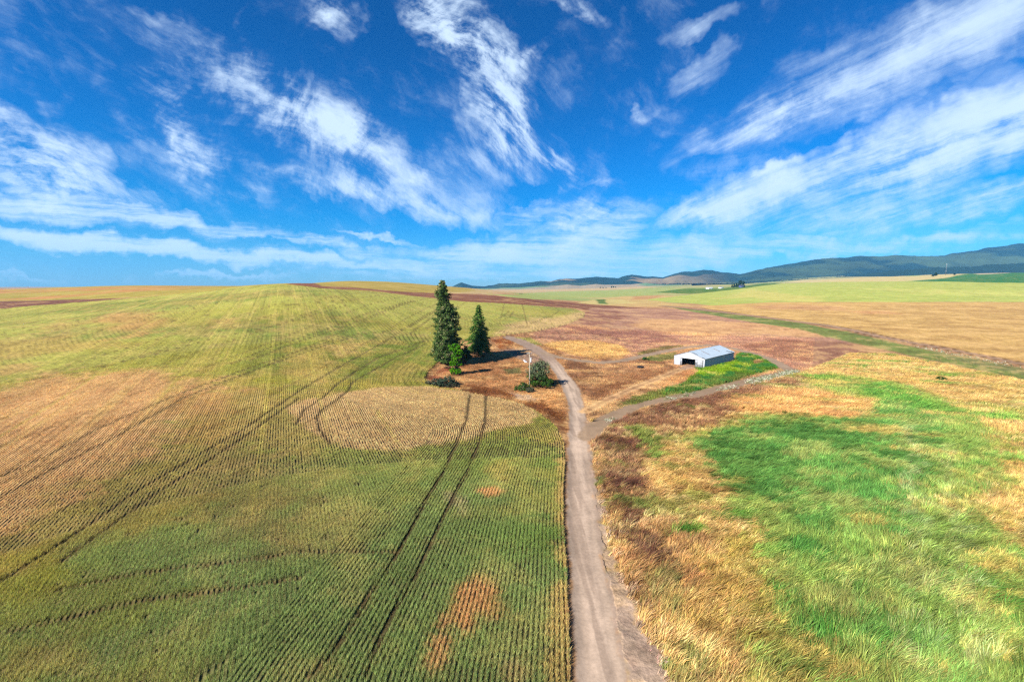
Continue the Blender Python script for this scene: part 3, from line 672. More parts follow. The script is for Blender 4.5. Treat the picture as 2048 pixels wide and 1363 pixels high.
# ------------------------------------------------------------------ the ground: one fine polar sheet, cut into its surfaces
azf = np.linspace(R(-57), R(57), 1260)
azc = np.concatenate([np.arange(-180, -57, 3.0), np.arange(60, 180, 3.0)]); azc = np.radians(azc)
AZ = np.sort(np.concatenate([azf, azc]))
RR = [2.0, 8, 15, 21, 25]
ys = np.arange(1500, 640, -1.9); rr_ = (CH * F / (ys - YH)); rr_ = rr_[rr_ > 27]
RR += list(rr_); q = RR[-1]
while q < 4800: q *= 1.0085; RR.append(q)
while q < 13500: q *= 1.06; RR.append(q)
RR = np.array(RR); na, nr = len(AZ), len(RR)
G_az, G_r = np.meshgrid(AZ, RR, indexing='ij')
GX = (np.sin(G_az) * G_r).ravel(); GY = (np.cos(G_az) * G_r).ravel()
GZ = terrain(GX, GY)
print('grid', len(GX), time.time() - T0)
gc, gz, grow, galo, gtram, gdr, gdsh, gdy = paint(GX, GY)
# relief: crop stands above the soil, wheel lines and the road are lower
GZ = GZ + np.where(gz == 1, .35 * sst(gdy, 0, .5) - .12 * gtram, 0) * (np.hypot(GX, GY) < 400)
GZ = GZ - .12 * sst(gdr, 0, 1.0) * (gz == 2) + np.where(gz == 3, (fbm(GX, GY, 3, 3, 81) - .5) * .5, 0) + np.where(gz == 4, (fbm(GX, GY, 2, 3, 82) - .5) * .35, 0)
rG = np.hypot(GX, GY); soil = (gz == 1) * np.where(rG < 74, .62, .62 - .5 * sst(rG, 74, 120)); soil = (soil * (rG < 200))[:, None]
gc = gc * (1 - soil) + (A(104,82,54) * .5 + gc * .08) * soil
print('paint', time.time() - T0)
idx = np.arange(na * nr).reshape(na, nr)
a0 = idx; a1 = np.roll(idx, -1, axis=0)
Q = np.stack([a0[:, :-1], a0[:, 1:], a1[:, 1:], a1[:, :-1]], -1).reshape(-1, 4)
Q = Q[:, ::-1]
fz = gz[Q[:, 0]]
cen = idx[:, 0]
V_all = np.stack([GX, GY, GZ], 1)
def cut(name, sel, m, rows=False, extra=None):
    f = Q[sel]; u, inv = np.unique(f, return_inverse=True)
    at = {'row': grow[u], 'along': galo[u], 'open': 1 - .92 * sst(np.hypot(GX[u], GY[u]), 85, 145)} if rows else None
    o = mesh_obj(name, V_all[u], inv.reshape(-1, 4), m, col=gc[u], attrs=at, smooth=True); return tag(o, kind='structure')
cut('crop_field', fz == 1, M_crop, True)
cut('dirt_road', fz == 2, M_road)
cut('meadow_ground', fz == 3, M_ground)
cut('farmyard_ground', fz == 4, M_ground)
cut('distant_fields', fz == 5, M_far)
cut('ground', fz == 0, M_ground)
mesh_obj('ground_underfoot', np.concatenate([V_all[cen], [[0, 0, 0]]]), np.array([[i, (i + 1) % na, na] for i in range(na)]), M_ground, col=np.tile(A(150,130,80), (na + 1, 1)), smooth=True)['kind'] = 'structure'
bpy.data.objects['ground_underfoot'].name = 'ground_patch'
print('ground', time.time() - T0)

# ------------------------------------------------------------------ mountains
def srgbmix(a, b, t): return a * (1 - t[:, None]) + b * t[:, None]
def mountains(name, crest, Y0, Yc, base_y, colf, nx, ny, amp, seed, x0=None, x1=None):
    xs = np.linspace(crest[0][0], crest[-1][0], nx); cy = np.interp(xs, [c[0] for c in crest], [c[1] for c in crest])
    tt = np.linspace(0, 1.35, ny)
    X, T = np.meshgrid(xs, tt, indexing='ij'); CY = np.repeat(cy[:, None], ny, 1)
    Yd = Y0 + (Yc - Y0) * T; tn = (X - 1024) / F
    WX = tn * Yd
    zc = CH + (YH - CY) / F * Yc                  # crest height in metres
    prof = np.where(T < 1, T ** 1.15, np.maximum(0, 1 - (T - 1) * 1.6))
    zb = CH + (YH - base_y) / F * Y0 - 20
    ridge = (1 - np.abs(fbm(WX, Yd, amp[0], 5, seed, .55) * 2 - 1)) - .62
    Z = zb + (zc - zb) * prof + ridge * amp[1] * np.minimum(1, (zc - zb) / 200) * np.sin(np.clip(T, 0, 1) * math.pi) ** .6
    Z = Z + (fbm(WX, Yd, amp[0] * .05, 2, seed + 3) - .5) * amp[2]
    V = np.stack([WX, Yd, Z], -1).reshape(-1, 3)
    i = np.arange(nx * ny).reshape(nx, ny); Qm = np.stack([i[:-1, :-1], i[1:, :-1], i[1:, 1:], i[:-1, 1:]], -1).reshape(-1, 4)
    c = colf(WX.ravel(), Yd.ravel(), X.ravel(), T.ravel())
    o = mesh_obj(name, V, Qm, M_mount, col=c, smooth=True); return tag(o, kind='structure')
M_mount = ground_mat('forest_slope', False, .0, 1)
tmt = NT(M_mount.node_tree)
def mt_far(x, y, px, t):
    c = A(40,66,56)[None] * np.ones((len(x), 1)) * .8
    n = fbm(x, y, 700, 5, 91, .6); c = srgbmix(c, A(96,112,70) * np.ones((len(x), 1)), sst(n, .52, .66) * .55)
    c = srgbmix(c, A(170,140,98) * np.ones((len(x), 1)), sst(fbm(x, y, 900, 5, 92, .6), .56, .64) * .8 * sst(-px, -1480, -1300) * sst(px, 1060, 1120))
    return c * (.75 + .5 * fbm(x, y, 90, 3, 93)[:, None]) * (.6 + .8 * fbm(x, y, 420, 4, 96, .6)[:, None])
mountains('mountains', [(880,572),(902,575),(912,570),(923,565),(945,571),(968,572.5),(985,570),(1000,567),(1036,567),(1060,565),(1082,562),(1100,563),(1115,559),(1132,557),(1153,558),(1170,556),(1191,554),(1226,556),(1235,556),(1250,551),(1261,549),(1275,551),(1285,553),(1305,553),(1323,555),(1340,549),(1358,544),(1380,543),(1402,540),(1422,541),(1432,544),(1460,547),(1475,549),(1485,547),(1505,541),(1526,536),(1558,530),(1590,525),(1612,521),(1634,518),(1660,516.5),(1685,516.5),(1704,513),(1748,514),(1780,511),(1810,513),(1843,513),(1875,512),(1890,507),(1906,506),(1938,502),(1955,497),(1970,496),(1995,493),(2017,489),(2048,488),(2150,480),(2300,490),(2500,500)], 3900, 5600, 577, mt_far, 900, 90, (1100, 100, 11), 5)
def mt_near(x, y, px, t):
    c = A(42,64,50)[None] * np.ones((len(x), 1))
    return c * (.7 + .6 * fbm(x, y, 35, 3, 94)[:, None])
mountains('wooded_hills', [(1380,571),(1440,567),(1500,563),(1560,560),(1620,557),(1680,553),(1720,549),(1760,543),(1800,540),(1850,535),(1890,535),(1930,534),(1960,530),(2000,529),(2048,525),(2150,522),(2400,530)], 3000, 3700, 562, mt_near, 800, 40, (350, 20, 14), 8)
mountains('low_hills', [(860,585),(930,577),(985,576.5),(1010,574.5),(1040,574),(1070,572),(1110,571),(1135,568.5),(1160,571),(1190,567.5),(1210,569),(1260,568),(1290,565),(1320,569),(1400,568),(1460,566),(1500,565)], 3100, 3700, 580,
  lambda x, y, px, t: srgbmix(A(176,156,124) * np.ones((len(x), 1)), A(122,150,106) * np.ones((len(x), 1)), sst(fbm(x * .5, y, 330, 3, 95), .47, .53)), 500, 30, (600, 8, 2), 9)
print('mountains', time.time() - T0)

# ------------------------------------------------------------------ crop rows and grass as real blades
def blades(name, P, cols, nb, h, wdt, spread, lean, jit, m=None, label=None, hue=.18, seg=1, cat=None, vt=.28, splay=0.0):
    """P (n,3) tuft feet; each tuft gets nb tapering blades"""
    n = len(P); N = n * nb; rep = np.repeat(np.arange(n), nb)
    g = rng
    def ar(v): return (v[rep] if hasattr(v, '__len__') else np.full(N, v))
    a = g.uniform(0, 2 * np.pi, N); rad = np.sqrt(g.uniform(0, 1, N)) * ar(spread)
    B = P[rep].copy(); B[:, 0] += np.cos(a) * rad; B[:, 1] += np.sin(a) * rad; B[:, 2] -= .03
    hh = ar(h) * g.uniform(.6, 1.15, N); L = lean[rep] * hh[:, None] + np.stack([np.cos(a), np.sin(a)], 1) * (rad / np.maximum(ar(spread), 1e-3) * splay * hh)[:, None]
    ja = g.uniform(0, 2 * np.pi, N); js = g.uniform(0, jit, N) * hh
    Tp = B.copy(); Tp[:, 0] += L[:, 0] + np.cos(ja) * js; Tp[:, 1] += L[:, 1] + np.sin(ja) * js
    Tp[:, 2] += hh * np.clip(1 - .32 * (lean[rep] ** 2).sum(1), .3, 1)
    wa = g.uniform(0, np.pi, N); ww = ar(wdt) * g.uniform(.6, 1.3, N) * .5
    W = np.stack([np.cos(wa) * ww, np.sin(wa) * ww, np.zeros(N)], 1)
    tv = g.uniform(1 - vt, 1 + vt, (n, 1)); c = (cols * tv)[rep] * (.55 + .95 * g.uniform(0, 1, (N, 1)) ** 1.15); c = c * (1 + g.uniform(-hue, hue, (N, 3)) * np.array([1, .5, .8]))
    if seg == 1:
        V = np.stack([B - W, B + W, Tp], 1).reshape(-1, 3); Fc = np.arange(3 * N).reshape(N, 3); Cc = np.repeat(c, 3, 0)
        return mesh_obj(name, V, Fc, m or M_blade, col=np.clip(Cc, 0, .9))
    Md = B * .45 + Tp * .55; Md[:, 2] += hh * .16; Md[:, :2] -= L * .12
    V = np.stack([B - W, B + W, Md + W * .85, Md - W * .85, Tp], 1).reshape(-1, 3); b5 = np.arange(N)[:, None] * 5
    Cc = np.repeat(c, 5, 0)
    return mesh_obj(name, V, [b5 + np.array([[0, 1, 2, 3]]), b5 + np.array([[3, 2, 4]])], m or M_blade, col=np.clip(Cc, 0, .9))
def view_pts(n, r0, r1, a0, a1, pw=2.0):
    """random points in a sector, thinned with distance"""
    u = rng.uniform(0, 1, n); q_ = 2 - pw + 0.0
    r = (r0 ** q_ + u * (r1 ** q_ - r0 ** q_)) ** (1 / q_) if abs(q_) > 1e-6 else r0 * (r1 / r0) ** u
    a = rng.uniform(R(a0), R(a1), n); return np.sin(a) * r, np.cos(a) * r, r
def zof(X, Y, zone=None):
    return terrain(X, Y)
BL = 1.75
# crop: tufts on a fine jittered carpet, kept where they fall on a drill row
def crop_band(r0, r1, n, nb, h, wdt, sp, rowkeep, name):
    X, Y, r = view_pts(n, r0, r1, -54, 9, pw=0.0 if r1 < 75 else .6)
    c, z, rw, al, tr, dr, dsh, dy = paint(X, Y); jj = rng.normal(0, .35, (2, len(X))); c = np.where((z == 1)[:, None], paint(X + jj[0], Y + jj[1])[0], c)
    ph = (rw / ROWP) % 1.0
    k = (z == 1) & ((tr < .22) | (rng.uniform(0, 1, len(X)) < .05))
    # slide each tuft onto its row
    k2 = k & (dy > .15) & (fbm(X, Y, .9, 2, 105) > .22)
    X, Y, c, rw, ph, dy, r = X[k2], Y[k2], c[k2], rw[k2], ph[k2], dy[k2], r[k2]
    off = (.5 - ph) * ROWP * np.where(dy < 26, rowkeep, rowkeep * .78) * (1 - .75 * sst(r, 95, 150))
    e = .05; gx = np.full(len(X), AU[0]); gy = np.full(len(X), AU[1])
    hd = (dy < 26)
    if hd.any():
        x, y = X[hd], Y[hd]; d0 = segdist(x, y, FIELD_W, True); d1 = segdist(x + e, y, FIELD_W, True); d2 = segdist(x, y + e, FIELD_W, True)
        gx[hd] = (d1 - d0) / e; gy[hd] = (d2 - d0) / e
    X = X + gx * off; Y = Y + gy * off
    ln = np.stack([.10 + .25 * (fbm(X, Y, 6, 2, 101) - .5), .05 + .3 * (fbm(X, Y, 6, 2, 102) - .5)], 1)
    P = np.stack([X, Y, terrain(X, Y) + .05], 1)
    hh = h * (.8 + .4 * fbm(X, Y, 2.0, 2, 103)) * (1 - .45 * sst(c[:, 0] / c[:, 1], 1.9, 2.5))
    dry = c[:, 0] > c[:, 1] * 1.15
    cc = c * BL
    cc = cc * 1.2
    return P, cc, nb, hh, wdt, sp, ln
Ps = []
P, cc, nb, hh, wdt, sp, ln = crop_band(27, 72, 150000, 9, .62, .05, .085, .85, 'a')
print('crop tufts', len(P))
tag(blades('crop_leaves_near', P, cc, nb, hh, wdt, sp, ln, .45), kind='stuff', label='rows of green and yellowing grain leaves beside the gravel road', cat='crop').name = 'crop_leaves'
P, cc, nb, hh, wdt, sp, ln = crop_band(72, 190, 150000, 6, .6, .085, .12, .8, 'b')
print('crop tufts', len(P))
tag(blades('ripening_crop_leaves', P, cc, nb, hh, wdt, sp, ln, .45), kind='stuff', label='ripening grain rows climbing the slope left of the conifers', cat='crop')
# meadow grass: long wind-laid blades
def lean_field(X, Y):
    a = (fbm(X, Y, 11, 3, 111) - .5) * 3.0 + R(15) - (Y - 60) * .002
    s = .55 + .9 * fbm(X, Y, 4, 3, 112)
    return np.stack([np.cos(a) * s, np.sin(a) * s], 1)
def meadow_band(n, r0, r1, pw, nb, h, wdt, sp, seg, zones=(3,), a0=4, a1=55):
    X, Y, r = view_pts(n, r0, r1, a0, a1, pw)
    c, z, rw, al, tr, dr, dsh, dy = paint(X, Y)
    jj = rng.normal(0, .7, (2, len(X))); cj, zj = paint(X + jj[0], Y + jj[1])[:2]; c = np.where((zj == z)[:, None], cj, c)
    k = np.isin(z, zones) & (dr < -.6) & (dsh < -.2 + 1.0 * rng.uniform(-1, 1, len(X)))
    if 4 in zones: k &= sd(X, Y, TBN, 5, False) > 1.7 * rng.uniform(.75, 1.1, len(X))
    X, Y, c = X[k], Y[k], c[k]
    green = sst(c[:, 1] / c[:, 0], .85, 1.2)
    hh = h * (.65 + .5 * fbm(X, Y, 2.5, 3, 113)) * (1 + .25 * green)
    mauve = sst(c[:, 2] / c[:, 0], .34, .44) * (1 - green); hh = hh * (1 - .45 * mauve)
    return np.stack([X, Y, terrain(X, Y)], 1), c * BL, nb, hh, wdt, sp, lean_field(X, Y)
P, cc, nb, hh, wdt, sp, ln = meadow_band(60000, 28, 95, 0.3, 11, .62, .05, .28, 2)
print('meadow', len(P))
tag(blades('meadow_grass', P, cc, nb, hh, wdt, sp, ln, .4, seg=2), kind='stuff', label='tall straw and green grass lying in the wind right of the road', cat='grass')
P, cc, nb, hh, wdt, sp, ln = meadow_band(16000, 28, 120, 0.5, 56, 1.1, .042, .34, 2)
hh = hh * rng.uniform(.6, 1.3, len(P)); print('tussocks', len(P))
tag(blades('grass_tussocks', P, cc * rng.uniform(.7, 1.25, (len(P), 1)), nb, hh, wdt, sp, ln * .75, .3, seg=2, splay=.45, vt=.3), kind='stuff', label='tall tufts of straw and green grass standing out of the meadow', cat='grass')
P, cc, nb, hh, wdt, sp, ln = meadow_band(90000, 95, 330, 1.1, 8, .8, .10, .5, 1)
print('meadow far', len(P))
tag(blades('meadow_grass_beyond', P, cc, nb, hh, wdt, sp, ln, .4), kind='stuff', label='patchy straw and green grass towards the far track', cat='grass').name = 'far_meadow_grass'
P, cc, nb, hh, wdt, sp, ln = meadow_band(90000, 95, 300, 1.0, 6, .38, .09, .35, 1, (4, 0), -13, 35)
print('yard', len(P))
tag(blades('dry_weeds', P, cc, nb, hh, wdt, sp, ln * .4, .6), kind='stuff', label='short rusty dry weeds round the trees and the shed', cat='weeds')
print('blades', time.time() - T0)
#@@PART2@@
# ------------------------------------------------------------------ lush weeds and white flowers
def strip_pts(pts, halfw, n):
    V = poly(pts, 20, False); L = np.hypot(*np.diff(V, axis=0).T); cum = np.concatenate([[0], np.cumsum(L)])
    s = rng.uniform(0, cum[-1], n); k = np.clip(np.searchsorted(cum, s) - 1, 0, len(L) - 1); f = (s - cum[k]) / L[k]
    p = V[k] + (V[k + 1] - V[k]) * f[:, None]; return p[:, 0] + rng.normal(0, halfw, n), p[:, 1] + rng.normal(0, halfw, n), s
LUSH = poly([(1387,735),(1408,738),(1469,723),(1476,707),(1512,709),(1558,727),(1554,736),(1500,750),(1441,769),(1394,782),(1324,794),(1270,807),(1215,831),(1203,838),(1240,812),(1295,786),(1345,772),(1372,764),(1380,752),(1398,745)])
lo, hi = LUSH.min(0), LUSH.max(0); X = rng.uniform(lo[0], hi[0], 60000); Y = rng.uniform(lo[1], hi[1], 60000)
d = sd(X, Y, LUSH, 1); c, z, *_ = paint(X, Y); grn = sst(c[:, 1] / c[:, 0], .9, 1.3)
k = (d > 0) & (z != 2) & (rng.uniform(0, 1, len(X)) < grn * (.35 + .65 * sst(X, 52, 66)))
X, Y, c = X[k], Y[k], c[k]; dk = sst(fbm(X, Y, 4, 3, 121), .5, .62)[:, None]; yl = c[:, 0] > c[:, 1] * .72
c = np.where(yl[:, None], c, c * (1 - dk) + A(66,118,52) * dk)
o = blades('lush_weeds', np.stack([X, Y, terrain(X, Y)], 1), c * BL, 8, .55 + .7 * fbm(X, Y, 3, 3, 122), .14, .35, np.zeros((len(X), 2)) + .1, .8)
tag(o, kind='stuff', label='lush green and yellow weeds beside the pale metal shed', cat='weeds')
fl = []
for pts, hw, n in (([(1492,768),(1530,757),(1560,750),(1592,742)], 1.2, 900), ([(1430,784),(1480,770)], .8, 120), ([(1282,832),(1300,826),(1325,818)], .7, 120), ([(1200,850),(1225,836)], .6, 60),
                   ([(1320,802),(1390,785)], .7, 90), ([(1830,692),(1900,706),(1980,722),(2048,738),(2200,775)], 1.6, 500)):
    x, y, s = strip_pts(pts, hw, n); k = (fbm(s, s * 0, 6, 3, 131) > .5) & (rng.uniform(0, 1, len(x)) < .6); fl.append(np.stack([x[k], y[k], terrain(x[k], y[k]) + .12], 1))
fl = np.concatenate(fl); cf = np.where(rng.uniform(0, 1, (len(fl), 1)) < .5, A(232,228,196), A(150,160,110))
o = blades('white_wildflowers', fl, cf * 1.1, 6, .4, .16, .4, np.zeros((len(fl), 2)), 1.0, hue=.05)
tag(o, kind='stuff', label='clumps of cream wildflowers along the lower dirt track and far ditch', cat='flowers')

# ------------------------------------------------------------------ trees and shrubs
M_bark = simple('bark', A(120,98,80), .95, .15, 4, .4); M_barkl = simple('pale_bark', A(150,128,108), .95, .15, 4, .4)
def leaves(C_, N_, size, col, flat=.5, asp=1.8, shade=.25):
    """one pointed leaf clump (two triangles) per centre, facing roughly along N_"""
    n = len(C_); nn = N_ + rng.normal(0, flat, (n, 3)); nn /= np.linalg.norm(nn, axis=1)[:, None]
    t = rng.normal(0, 1, (n, 3)); t -= nn * (t * nn).sum(1)[:, None]; t /= np.linalg.norm(t, axis=1)[:, None]; b = np.cross(nn, t)
    s = (size if hasattr(size, '__len__') else np.full(n, size)) * rng.uniform(.6, 1.4, n); s = s[:, None]
    V = np.stack([C_ - t * s * asp * .5, C_ + b * s * .45, C_ + t * s * asp * .5, C_ - b * s * .45], 1).reshape(-1, 3)
    cc = col * rng.uniform(1 - shade, 1 + shade, (n, 1)) * (1 + rng.uniform(-.08, .08, (n, 3)))
    return V, np.arange(4 * n).reshape(n, 4), np.clip(np.repeat(cc, 4, 0), 0, .9)
def clumps(cen, rad, per, lsize, cols, up=.5, shade=.25, squash=.6, flat=.5, asp=1.8):
    n = len(cen); rep = np.repeat(np.arange(n), per); d = rng.normal(0, 1, (len(rep), 3)); d /= np.linalg.norm(d, axis=1)[:, None]
    rr = rng.uniform(.35, 1, len(rep)) ** .5; rd = rad[rep] if rad.ndim > 1 else np.stack([rad[rep]] * 2 + [rad[rep] * squash], 1)
    P = cen[rep] + d * rr[:, None] * rd; N_ = d + np.array([0, 0, up])
    return leaves(P, N_, lsize, cols[rep], flat, asp, shade)
def conifer(name, base, hgt, rfun, z0, label, style, cols, nbr, trunk_r=.4, bark=None, group=None, lean=0.0, xoff=None, per=26, lsize=.34, cat='conifer'):
    root = empty(name, base, 0, label=label, cat=cat, group=group)
    xo = xoff or (lambda t: 0.0)
    tr = MB(); zs = np.linspace(-.4, hgt * .97, 9)
    tr.tube([(xo(max(z, 0) / hgt), 0, z) for z in zs], [max(.04, trunk_r * (1 - max(z, 0) / hgt) ** .8) for z in zs], 9)
    for k in range(5):
        a = k * 1.26 + .4; tr.tube([(math.cos(a) * trunk_r * .6, math.sin(a) * trunk_r * .6, .5), (math.cos(a) * trunk_r * 1.9, math.sin(a) * trunk_r * 1.9, -.15)], [trunk_r * .35, .03], 5)
    cen = []; rad = []; cc = []; lim = MB()
    for i in range(nbr):
        t = z0 / hgt + (1 - z0 / hgt) * ((i + rng.uniform(0, 1)) / nbr) ** (1.12); z = t * hgt; a = i * 2.39996 + rng.uniform(-.3, .3)
        Rr = rfun(t) * (.38 + 1.0 * float(fbm(np.array([a * 1.1 + 9]), np.array([z * .45]), 1.0, 3, 141)[0]) + rng.uniform(-.16, .2))
        Rr = max(Rr, .25)
        if style == 'spruce': drop = -.30 * Rr; dz = lambda f: (.12 * f - .42 * f * f) * Rr
        else: dz = lambda f: (-.02 * f + .16 * f * f) * Rr
        pts = [(xo(t) + math.cos(a) * Rr * f, math.sin(a) * Rr * f, z + dz(f)) for f in (0, .5, 1)]
        lim.tube(pts, [.03 + .02 * Rr, .03 + .01 * Rr, .012], 4, False)
        m = max(2, int(Rr / .62)); side = .26 if style == 'spruce' else .34
        for j in range(m):
            f = (j + .8) / m; f = f ** .8
            for sgn in ((-1, 1) if j < m - 1 else (0,)):
                o_ = sgn * side * Rr * (1 - f * .75) * rng.uniform(.3, 1)
                cen.append((xo(t) + math.cos(a) * Rr * f - math.sin(a) * o_, math.sin(a) * Rr * f + math.cos(a) * o_, z + dz(f) + rng.uniform(-.15, .15)))
                q_ = (.42 + .10 * Rr) * rng.uniform(.6, 1.25)
                rad.append((q_, q_, q_ * (.38 if style == 'spruce' else .8)) )
                u = rng.uniform(0, 1); cc.append(cols[0] * (1 - u) + cols[1] * u if rng.uniform() > .12 else cols[2])
    cen = np.array(cen); rad = np.array(rad); cc = np.array(cc)
    V, Fq, Cc = clumps(cen, rad, per, lsize, cc, up=.3, shade=.3, flat=.6, asp=2.0)
    crown = mesh_obj('crown', V, Fq, M_leaf, root, col=Cc)
    tr.build('trunk', bark or M_bark, root, smooth=True); lim.build('limbs', bark or M_bark, root)
    return root
def shrub(name, base, rx, ry, rz, label, cols, ncl, per, lsize, cat='shrub', trunk=0, group=None, up=.5, lobes=None, top=None):
    root = empty(name, base, rng.uniform(0, .5) if not lobes else 0, label=label, cat=cat, group=group)
    lobes = lobes or [(0, 0, 0, 1, 1, 1)]
    cen = []; cc = []; st = MB()
    for (lx, ly, lz, sx, sy, sz) in lobes:
        m = max(4, int(ncl / len(lobes)))
        for i in range(m):
            d = rng.normal(0, 1, 3); d /= np.linalg.norm(d); d[2] = abs(d[2]) if rng.uniform() < .75 or lz == 0 else d[2]
            r_ = rng.uniform(.45, 1.0) ** .6 * (.78 + .5 * float(fbm(np.array([d[0] * 2 + lx * 3]), np.array([d[2] * 2 + d[1] * 2 + ly]), .6, 3, 151)[0]))
            p = (lx + d[0] * rx * sx * r_, ly + d[1] * ry * sy * r_, trunk + lz + d[2] * rz * sz * r_ + .1)
            cen.append(p); u = rng.uniform(0, 1); base_c = cols[0] * (1 - u) + cols[1] * u
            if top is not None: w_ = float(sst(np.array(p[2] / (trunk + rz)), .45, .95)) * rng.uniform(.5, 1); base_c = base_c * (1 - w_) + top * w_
            cc.append(base_c if rng.uniform() > .1 else cols[2])
            if i % 3 == 0: st.tube([(lx * .2 + d[0] * .1, ly * .2 + d[1] * .1, -.1), (p[0] * .4 + lx * .2, p[1] * .4 + ly * .2, p[2] * .45), (p[0] * .95, p[1] * .95, p[2] * .97)], [.06 + trunk * .03, .04, .015], 5, False)
    cen = np.array(cen); s = (rx + ry + rz) / 3; rad = rng.uniform(.13, .26, len(cen)) * s
    V, Fq, Cc = clumps(cen, rad, per, lsize, np.array(cc), up=up, shade=.28, squash=.85)
    mesh_obj('crown' if trunk else 'foliage', V, Fq, M_leaf, root, col=Cc)
    if trunk: st.tube([(0, 0, -.2), (.05, 0, trunk * .6), (0, .05, trunk + rz * .5)], [.16, .12, .05], 7)
    st.build('trunk' if trunk else 'stems', M_bark, root)
    return root
FIR = [A(72,98,50) * 1.3, A(104,126,66) * 1.4, A(170,166,116) * 1.3]
b0 = hit(886, 727)
def fir_r(t):
    pts = [(0, 5.2), (.1, 6.6), (.2, 6.4), (.35, 5.6), (.5, 5.0), (.62, 4.5), (.70, 3.8), (.76, 2.3), (.82, 3.1), (.88, 2.7), (.94, 1.8), (1, .7)]
    return float(np.interp(t, [p[0] for p in pts], [p[1] for p in pts])) * float(np.interp(t, [0, .3, .6, 1], [.70, .80, .86, .84]))
conifer('fir_tree', b0, 29.3, fir_r, .9, 'tallest dark conifer with a narrow lopsided top', 'fir', FIR, 230, .55, None, None, xoff=lambda t: float(np.interp(t, [0, .2, .6, .76, .84, 1], [1.2, 1.5, 1.5, .9, .1, .4])), per=24, lsize=.27)
b1 = hit(958, 712)
conifer('spruce_tree', b1, 20.0, lambda t: float(np.interp(t, [0, .12, .25, .5, .75, .92, 1], [4.3, 4.9, 4.7, 3.6, 2.2, 1.1, .3])), 2.3, 'shorter cone shaped conifer with a bare lower trunk', 'spruce', [A(74,114,48) * 1.3, A(106,142,62) * 1.3, A(150,160,84) * 1.2], 150, .38, M_barkl, None, per=28, lsize=.22)
b2 = hit(929, 727)
shrub('dark_shrub_tree', b2, 2.6, 2.4, 4.4, 'dark green rounded tree between the two conifers', [A(46,76,34), A(62,92,42), A(84,112,50)], 90, 34, .30, 'tree', trunk=1.6)
b3 = hit(912, 748)
shrub('young_tree', b3, 2.0, 1.8, 3.6, 'bright green slender young tree in front of the tallest conifer', [A(82,150,22), A(112,172,30), A(66,120,24)], 150, 34, .24, 'tree', trunk=.3,
      lobes=[(.0, 0, 7.2, 1.15, 1, .75), (.6, .2, 5.2, .95, 1, .9), (-.3, 0, 2.6, .85, .9, .7), (.1, 0, .1, 1.0, 1, .4)])
shrub('grey_shrub', hit(893, 771), 3.6, 2.0, 2.4, 'low grey green shrub at the field edge below the tallest conifer', [A(74,92,70), A(98,112,88), A(54,66,48)], 90, 30, .22, group=None)
shrub('grey_shrub', hit(868, 769), 2.4, 1.6, 1.7, 'smaller grey brown shrub on the field corner left of the low grey green shrub', [A(100,108,84), A(122,120,94), A(70,78,56)], 50, 26, .2)
shrub('grey_shrub', hit(906, 774), 2.0, 1.2, 1.0, 'thin dark sprawling twiggy shrub nearest the straw crop edge', [A(82,84,66), A(104,98,76), A(60,60,48)], 40, 22, .18)
shrub('dead_shrub', hit(897, 737), 1.4, .9, .8, 'bare brown brushwood under the tallest conifer', [A(150,112,88), A(120,90,70), A(170,140,110)], 24, 20, .16)
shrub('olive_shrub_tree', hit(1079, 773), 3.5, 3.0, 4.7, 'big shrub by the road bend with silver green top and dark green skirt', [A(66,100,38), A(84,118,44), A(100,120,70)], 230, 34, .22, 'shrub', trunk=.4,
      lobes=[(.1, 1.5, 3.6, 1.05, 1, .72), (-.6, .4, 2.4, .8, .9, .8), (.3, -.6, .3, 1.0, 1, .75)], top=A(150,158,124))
shrub('scrub', hit(1096, 768), 2.2, 1.8, 1.5, 'dark twiggy scrub at the roadside edge of the big shrub', [A(70,80,52), A(94,92,66), A(50,56,40)], 60, 28, .18)
shrub('leafy_shrub', hit(1046, 779), 2.3, 1.8, 2.1, 'low green shrub left of the utility pole foot', [A(78,108,44), A(100,122,66), A(110,112,84)], 60, 30, .2)
shrub('leafy_shrub', hit(1060, 783), 1.6, 1.2, 1.3, 'small grey shrub in front of the utility pole foot', [A(96,100,76), A(118,118,92), A(76,86,56)], 36, 26, .18)
shrub('weed_clump', hit(1291, 719), 1.5, 1.0, .9, 'dark green rounded weed clump at the upper track edge', [A(62,98,52), A(86,122,62), A(110,140,80)], 30, 26, .18, 'weed')
shrub('weed_clump', hit(1883, 759), 1.6, 1.2, .9, 'lone dark weed clump in the golden meadow far right', [A(84,112,44), A(70,96,40), A(100,120,60)], 24, 22, .2, 'weed')
# ------------------------------------------------------------------ utility pole
M_pole = simple('weathered_wood', A(196,182,160), .9, .12, 6, .2); M_white = simple('white_enamel', A(235,238,240) , .5, .04, 2)
M_steel = simple('galvanised', A(150,152,150), .5, .08, 3, 0, .3)
pb = hit(1059.5, 776); ppm = F / pb.y
up = empty('utility_pole', pb, R(8), label='weathered wooden utility pole beside the big shrub', cat='pole')
PHGT = 10.6
MB().tube([(0, 0, -.5), (-.06, 0, PHGT * .5), (-.16, 0, PHGT)], [.17, .15, .11], 10).build('pole', M_pole, up, smooth=True)
ca = MB().box(-.95, .65, -.16, -.05, PHGT - .42, PHGT - .28).build('crossarm', M_pole, up)
for xx in (-.85, -.45, .5): MB().tube([(xx, -.1, PHGT - .28), (xx, -.1, PHGT - .16), (xx, -.1, PHGT - .05)], [.03, .06, .04], 8).build('insulator', M_white, ca)
tf = MB().tube([(.28, -.05, PHGT - 2.9), (.28, -.05, PHGT - 2.85), (.28, -.05, PHGT - 1.75), (.28, -.05, PHGT - 1.68)], [.17, .2, .2, .12], 12).build('transformer', M_white, up)
